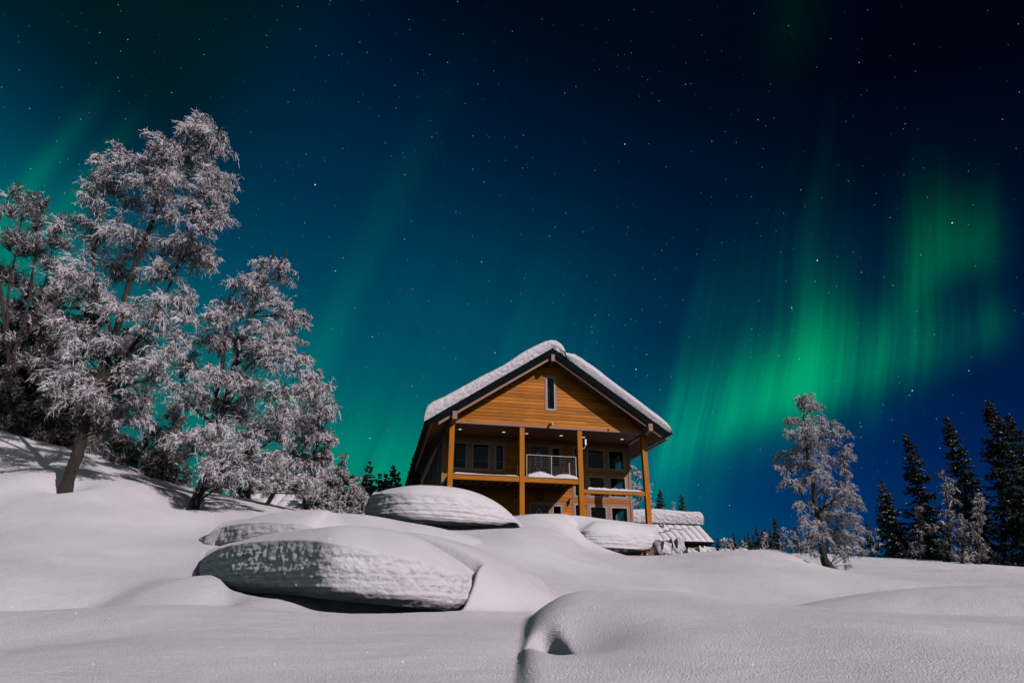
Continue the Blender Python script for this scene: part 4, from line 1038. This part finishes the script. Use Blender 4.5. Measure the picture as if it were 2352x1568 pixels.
frosted_tree('birch_tree', 'lone frosted birch with a tufted top standing right of the garage', 'birch tree',
    [stem([(1045,1310),(1010,1230),(985,1120),(975,1020),(950,900),(935,760),(905,640),(892,520),(868,380),(872,260),(885,170)], 22, .14, .015, conv=z7),
     stem([(975,900),(1040,870),(1110,800),(1150,740)], 22, .06, .02, .3, conv=z7), stem([(950,900),(880,840),(830,760)], 22, .05, .02, -.3, conv=z7)],
    cl([(870,135,38),(905,165,42),(940,190,40),(955,220,26),(830,170,22),(770,290,26),(820,300,34),(880,330,40),(770,390,34),(850,410,56),(945,375,56),(1045,355,54),(1120,365,46),(1165,410,36),(1175,470,24),(1080,450,58),(980,480,66),(880,505,56),(790,530,52),
        (710,560,40),(690,600,24),(750,620,44),(830,610,56),(950,600,56),(1060,580,56),(1135,550,40),(1160,650,26),(1050,680,52),(755,720,44),(825,750,54),(900,700,44),(1000,760,54),(1100,770,54),(1170,790,46),(1235,840,38),(1280,895,18),(1160,870,46),
        (1060,880,56),(830,870,44),(880,950,56),(1000,960,56),(1120,960,64),(1215,980,54),(1280,1040,44),(1320,1120,44),(1345,1180,24),(1240,1110,56),(1150,1080,64),(1050,1100,54),(900,1060,56),(860,1140,44),(1100,1160,46),(1190,1160,50),(1150,1235,22),(900,1170,34),(835,1080,30)],
       22, 1.0, 9, conv=z7), seed=12, density=.62, thick=.85, lit=.75, extra=1, slen=1.9, hang=1.7, limb=.55)

# spruces ------------------------------------------------------------
def spruce_mesh(seed, H, Rb, frost=.15, dens=1.):
    R = np.random.RandomState(seed); t = TB(); n = 14; z = np.linspace(-.3, H, n)
    ax = np.stack([.02*H*pn3(z*.5, seed, 0), .02*H*pn3(z*.5, seed, 7), z], 1)
    tr = TB(); tr.add(ax[None], np.linspace(.022*H, .006, n)[None], 8)
    c = TB(); k = int(H*42*dens)
    zz = H*(.03+.97*np.sort(R.rand(k))**1.05); rel = 1-zz/H
    L = Rb*(rel**.75*.95+.05)*R.uniform(.55, 1.12, k)*(1+.25*pn3(zz*1.3, seed, 2.)); ang = R.uniform(0, 2*np.pi, k)
    P0 = np.stack([np.interp(zz, z, ax[:, 0]), np.interp(zz, z, ax[:, 1]), zz], 1)
    D = np.stack([np.cos(ang), np.sin(ang), (.30-.75*rel)], 1); D /= np.linalg.norm(D, axis=1, keepdims=True)
    B = droop(R, P0, D, L, 6, .35, .05); B[:, -1, 2] += .12*L
    c.add(B, np.linspace(1, .3, 6)[None]*(.022*(.6+.4*L/Rb))[:, None]*np.ones((k, 1)), 3, 0)
    m = 18; ix = np.repeat(np.arange(k), m); tt = R.uniform(.12, 1, k*m)*4.999; q = tt.astype(int); f = (tt-q)[:, None]
    P1 = B[ix, q]*(1-f)+B[ix, q+1]*f; T = B[ix, q+1]-B[ix, q]; T /= np.linalg.norm(T, axis=1, keepdims=True)+1e-9
    sd = np.cross(T, [0, 0, 1.])*R.choice([-1, 1], k*m)[:, None]
    D = T*.8 + sd*.8 + R.normal(size=(k*m, 3))*.22 + np.array([0, 0, -.25]); D /= np.linalg.norm(D, axis=1, keepdims=True)
    L1 = L[ix]*R.uniform(.14, .34, k*m)*(1.15-tt/6) + .06
    G = droop(R, P1, D, L1, 3, .4, .1)
    fr = (R.rand(k*m) < frost).astype(int)
    for s in (0, 1):
        g = G[fr == s]
        if len(g): c.add(g, np.array([[.6, 1, .15]])*(.046*(.6+.7*R.rand(len(g))))[:, None], 3, s)
    return tr, c
_sp = {}
def spruce(x, ytip, ybase, Y, label, seed, group=None, frost=.15, Rb=None, dens=1., name='spruce_tree'):
    # the trunk is vertical: find the height whose tip reaches ytip
    b = at(x, ybase, Y); lo, hi = .5, 40
    def py(h):
        p = b + np.array([0, 0, h]); c, s = math.cos(PIT), math.sin(PIT); return (341 - F*(p[2]*c-p[1]*s)/(p[1]*c+p[2]*s))/K
    for _ in range(40):
        m = (lo+hi)/2
        if py(m) > ytip: lo = m
        else: hi = m
    H = lo; key = (seed, round(frost, 2))
    root = empty(name, b, seed*1.7); thing(root, label, 'spruce tree', group)
    if key not in _sp:
        rb = (Rb or H*.15)*1.45; tr, c = spruce_mesh(seed, H, rb, frost, dens)
        a = tr.build('trunk', [M['bark']], root); d = c.build('crown', [M['needle'], M['needle_frost']], root); _sp[key] = (a.data, d.data, H)
    else:
        h0 = _sp[key][2]
        for nm, me in (('trunk', _sp[key][0]), ('crown', _sp[key][1])):
            o = bpy.data.objects.new(nm, me); COL.objects.link(o); o.parent = root; o.scale = (H/h0,)*3
    return root
for x, yt, yb, Y, rb, sd, fr, lb in [
    (2380,913,1316,31,1.5,101,.10,'tallest dark spruce of the right group'), (2262,950,1300,33,1.25,102,.12,'dark spruce just left of the tallest spruce on the right'),
    (2425,940,1322,33,1.4,103,.08,'dark spruce at the right edge of the photo'), (2148,990,1290,35,1.2,104,.14,'tall pointed spruce between the lone birch and the tallest spruces'),
    (2062,1100,1282,34,.95,105,.30,'shorter spruce just right of the lone birch'), (2068,1132,1282,38,.7,106,.2,'thin spruce behind the gap right of the short spruce'),
    (2460,1000,1325,31,1.2,107,.1,'dark spruce cut by the right edge of the photo')]:
    spruce(x, yt, yb, Y, lb, sd, 'dark spruces on the right', fr+.07, rb*.82)
# frosted thicket on the right, between the spruces
def thicket(x, yt, yb, Y, w, label, seed, group, dens=.8, lit=.5, thick=1.2, cat='frosted bush', name='frosted_bush', n=14):
    R = np.random.RandomState(seed); cs = []
    for i in range(n):
        t = i/(n-1); y = yb-6-(yb-yt-10)*t; ww = w*(1-.65*t)*(.6+.4*math.sin(t*3.1+.6)); cs.append((x+R.uniform(-1, 1)*ww, y, w*.42*(1-.35*t)))
    st = [stem([(x, yb+4), (x+R.uniform(-8, 8), (yb+yt)/2), (x+R.uniform(-10, 10), yt+12)], Y, .02+.0007*(yb-yt), .01)]
    return frosted_tree(name, label, cat, st, cl(cs, Y, .9, seed), seed=seed, group=group, density=dens, thick=thick, detail=0, lit=lit)
RG = 'frosted trees among the right spruces'
for i, (x, yt, yb, Y, w, lb) in enumerate([(2175,1085,1292,31,42,'grey frosted tree between the two rear spruces on the right'), (2245,1140,1296,30,36,'grey frosted tree left of the tallest spruce'),
      (2305,1110,1300,32,36,'frosted tree in front of the tallest spruce'), (2110,1165,1286,33,26,'low frosted tree beside the shorter spruce'), (2210,1190,1294,30,30,'low frosted bush under the rear spruces')]):
    thicket(x, yt, yb, Y, w, lb, 200+i, RG, .7, .35, 1.3, 'frosted tree', 'frosted_tree', 16)
# thickets behind the left birches
LG = 'frosted thicket behind the left birches'
for i, (x, yt, yb, Y, w, lb) in enumerate([(225,860,1060,23,60,'frosted bush behind the trunk of the tallest birch'), (330,900,1098,23.5,60,'frosted bush between the two big birches, left one'), (400,940,1122,24,50,'frosted bush between the two big birches, right one'),
      (120,820,1030,23,60,'frosted bush left of the trunk of the tallest birch'), (20,850,1000,23,60,'dim frosted bush at the left edge of the photo'), (500,980,1140,24.5,45,'frosted bush behind the second birch'), (570,1010,1150,25,45,'frosted bush right of the second birch'),
      (280,1000,1080,22.4,45,'low frosted bush on the crest right of the tallest birch'),(370,1040,1112,23,40,'low twiggy bush on the crest left of the second birch'),(60,930,1012,22.6,45,'low frosted bush on the crest at far left')]):
    thicket(x, yt, yb, Y, w, lb, 300+i, LG, 1., .16, 1.2, n=16)
# tall upswept shrubs, far left
for i, (stems_, cs, lb) in enumerate([
    ([[(25,1000),(20,850),(18,700),(40,560),(55,480)], [(18,800),(0,650),(-5,520),(25,440)], [(20,850),(60,720),(80,600),(95,500)]],
     [(30,455,24),(15,500,30),(55,500,28),(90,470,20),(85,520,28),(20,570,34),(60,580,34),(5,640,34),(45,660,34),(95,600,26),(20,730,34)], 'upswept bare frosted tree at the far left edge'),
    ([[(110,1020),(90,880),(85,740),(110,620),(135,520)], [(90,880),(60,760),(70,640)], [(85,780),(130,700),(150,620)]],
     [(132,520,22),(118,560,26),(145,575,20),(100,620,28),(135,650,28),(90,700,30),(130,740,30),(70,760,32),(110,820,34),(60,850,34),(20,800,36)], 'upswept frosted tree just left of the tallest birch')]):
    frosted_tree('birch_tree', lb, 'birch tree', [stem(q, 22.5+i*.6, .085, .014) for q in stems_], cl(cs, 22.5+i*.6, .8, 40+i), seed=44+i, density=.95, thick=1.15, upright=True, lit=.22)
spruce(20, 640, 1005, 25, 'dark spruce among the trees at the far left', 110, None, .1, 1.5)
spruce(120, 660, 1030, 25.5, 'dark spruce behind the tallest birch', 111, None, .1, 1.5)
spruce(215, 760, 1060, 26, 'dark spruce low behind the trunk of the tallest birch', 112, None, .1, 1.4)
spruce(-40, 700, 990, 25, 'dark spruce cut by the left edge of the photo', 113, None, .1, 1.5)
# tree line between the birches and the house
MG = 'small trees between the left birches and the house'
k = 0
for x, yt, yb, Y, fr, lb in [(725,1062,1182,31,.3,'spruce at the right foot of the smallest left birch'), (800,1092,1188,34,.3,'spruce just left of the dark midway spruce'), (785,1100,1188,33,.2,'low spruce under the slim frosted tree'), (838,1062,1190,36,.12,'dark spruce midway between the birches and the house'), (862,1088,1190,38,.15,'smaller spruce right of the dark midway spruce'), (878,1090,1190,38,.15,'second small spruce left of the snow drift'),
      (895,1070,1190,37,.35,'frosty spruce above the end of the loaf shaped drift'), (909,1086,1190,38,.2,'narrow spruce right beside the frosty one'), (944,1040,1185,44,.12,'dark spruce half hidden by the left eave of the house'),
      (770,1062,1185,35,.35,'frosty spruce left of the dark midway spruce'), (735,1010,1180,34,.12,'dark spruce behind the smallest left birch'), (820,1110,1190,36,.4,'low frosty spruce beside the dark midway spruce'), (850,1120,1190,35,.4,'low frosty spruce above the drift'),(750,1090,1185,33,.3,'short spruce at the foot of the smallest left birch')]:
    spruce(x, yt, yb, Y, lb, 120+k % 4, MG, fr, .58, 1.0); k += 1
for i, (x, yt, yb, Y, w, lb) in enumerate([(790,1058,1188,33,24,'slim frosted tree left of the dark midway spruce'), (765,1110,1186,32,24,'frosted bush by the midway spruces'), (812,1120,1190,32,24,'frosted bush right below the slim frosted tree'),
      (700,1090,1182,30,26,'frosted bush beside the snowy shed'), (735,1110,1184,29,28,'twiggy bush right of the snowy shed'),
      (755,1070,1186,30,26,'frosted tree in front of the frosty midway spruce'), (775,1082,1188,31,26,'grey frosted tree in the middle of the small trees'), (826,1110,1190,34,22,'low frosted bush at the foot of the dark midway spruce'), (838,1140,1190,33,14,'small frosted bush touching the loaf shaped drift')]):
    thicket(x, yt-14, yb, Y, w*1.15, lb, 400+i, MG, .9, .45, 1.35, 'frosted tree', 'frosted_tree', 10)
# behind the house and garage
spruce(1526, 1121, 1262, 60, 'small dark spruce behind the garage, left of the two', 130, None, .15)
spruce(1576, 1130, 1262, 60, 'small dark spruce behind the garage, right of the two', 131, None, .35)
thicket(1461, 1070, 1240, 50, 26, 'frosted tree seen between the house wall and its right post', 410, None, .9, .75, 1.9, 'frosted tree', 'frosted_tree', 14)
thicket(1490, 1110, 1240, 50, 20, 'frosted tree seen just right of the right porch post', 411, None, .8, .8, 1.9, 'frosted tree', 'frosted_tree', 10)
thicket(1546, 1150, 1240, 55, 10, 'tiny frosted bush between the two spruces behind the garage', 412, None, .8, .7, 1.9, 'frosted tree', 'frosted_tree', 7)
FG = 'distant tree line on the right'
R_ = random.Random(77)
protos = []
for i, (x, yt, lb) in enumerate([(1634,1222,'thin distant spruce beside the garage'), (1690,1222,'isolated distant spruce right of the garage'), (1724,1218,'distant spruce, left one of the tight trio'), (1735,1222,'distant spruce in the middle of the tight trio'),
      (1715,1228,'smallest distant spruce left of the tight trio'), (1745,1206,'tallest distant spruce left of the lone birch'), (1757,1214,'distant spruce right beside the tallest distant one'), (1766,1210,'distant spruce second from the tallest distant one'), (1775,1212,'distant spruce near the frosted trees left of the lone birch'),
      (1790,1185,'distant tall thin spruce close to the lone birch'), (2006,1195,'thin spruce just behind the right side of the lone birch'), (1626,1215,'thin distant spruce touching the garage roof'), (1985,1218,'short spruce under the right branches of the lone birch'),
      (1652,1230,'tiny spruce in the distance, second from the garage'), (1703,1232,'tiny spruce just right of the isolated distant spruce'), (1782,1224,'little spruce right under the tall thin one'), (1835,1205,'spruce behind the left branches of the lone birch'), (1868,1212,'spruce behind the trunk of the lone birch'), (1930,1200,'spruce behind the lower right branches of the lone birch')]):
    spruce(x, yt, 1272, 60+R_.uniform(0, 14), lb, 140+i % 3, FG, .2)
for i, (x, yt, w, lb) in enumerate([(1664,1232,14,'low frosted bush in the distance right of the garage'), (1678,1236,9,'second low frosted bush right of the garage'), (1707,1242,10,'round frosted bush left of the spruce trio'), (1760,1222,12,'frosted bush under the distant spruces'),
      (1800,1210,18,'frosted tree at the left foot of the lone birch'), (1822,1216,18,'frosted tree behind the left foot of the lone birch'), (1850,1225,22,'frosted bush behind the lone birch, left'), (1940,1225,22,'frosted bush behind the lone birch, right'), (2018,1210,18,'frosted bush between lone birch and short spruce')]):
    thicket(x, yt, 1272, 45, w, lb, 430+i, FG, .6, .55, 1.7, 'frosted bush', 'frosted_bush', 8)
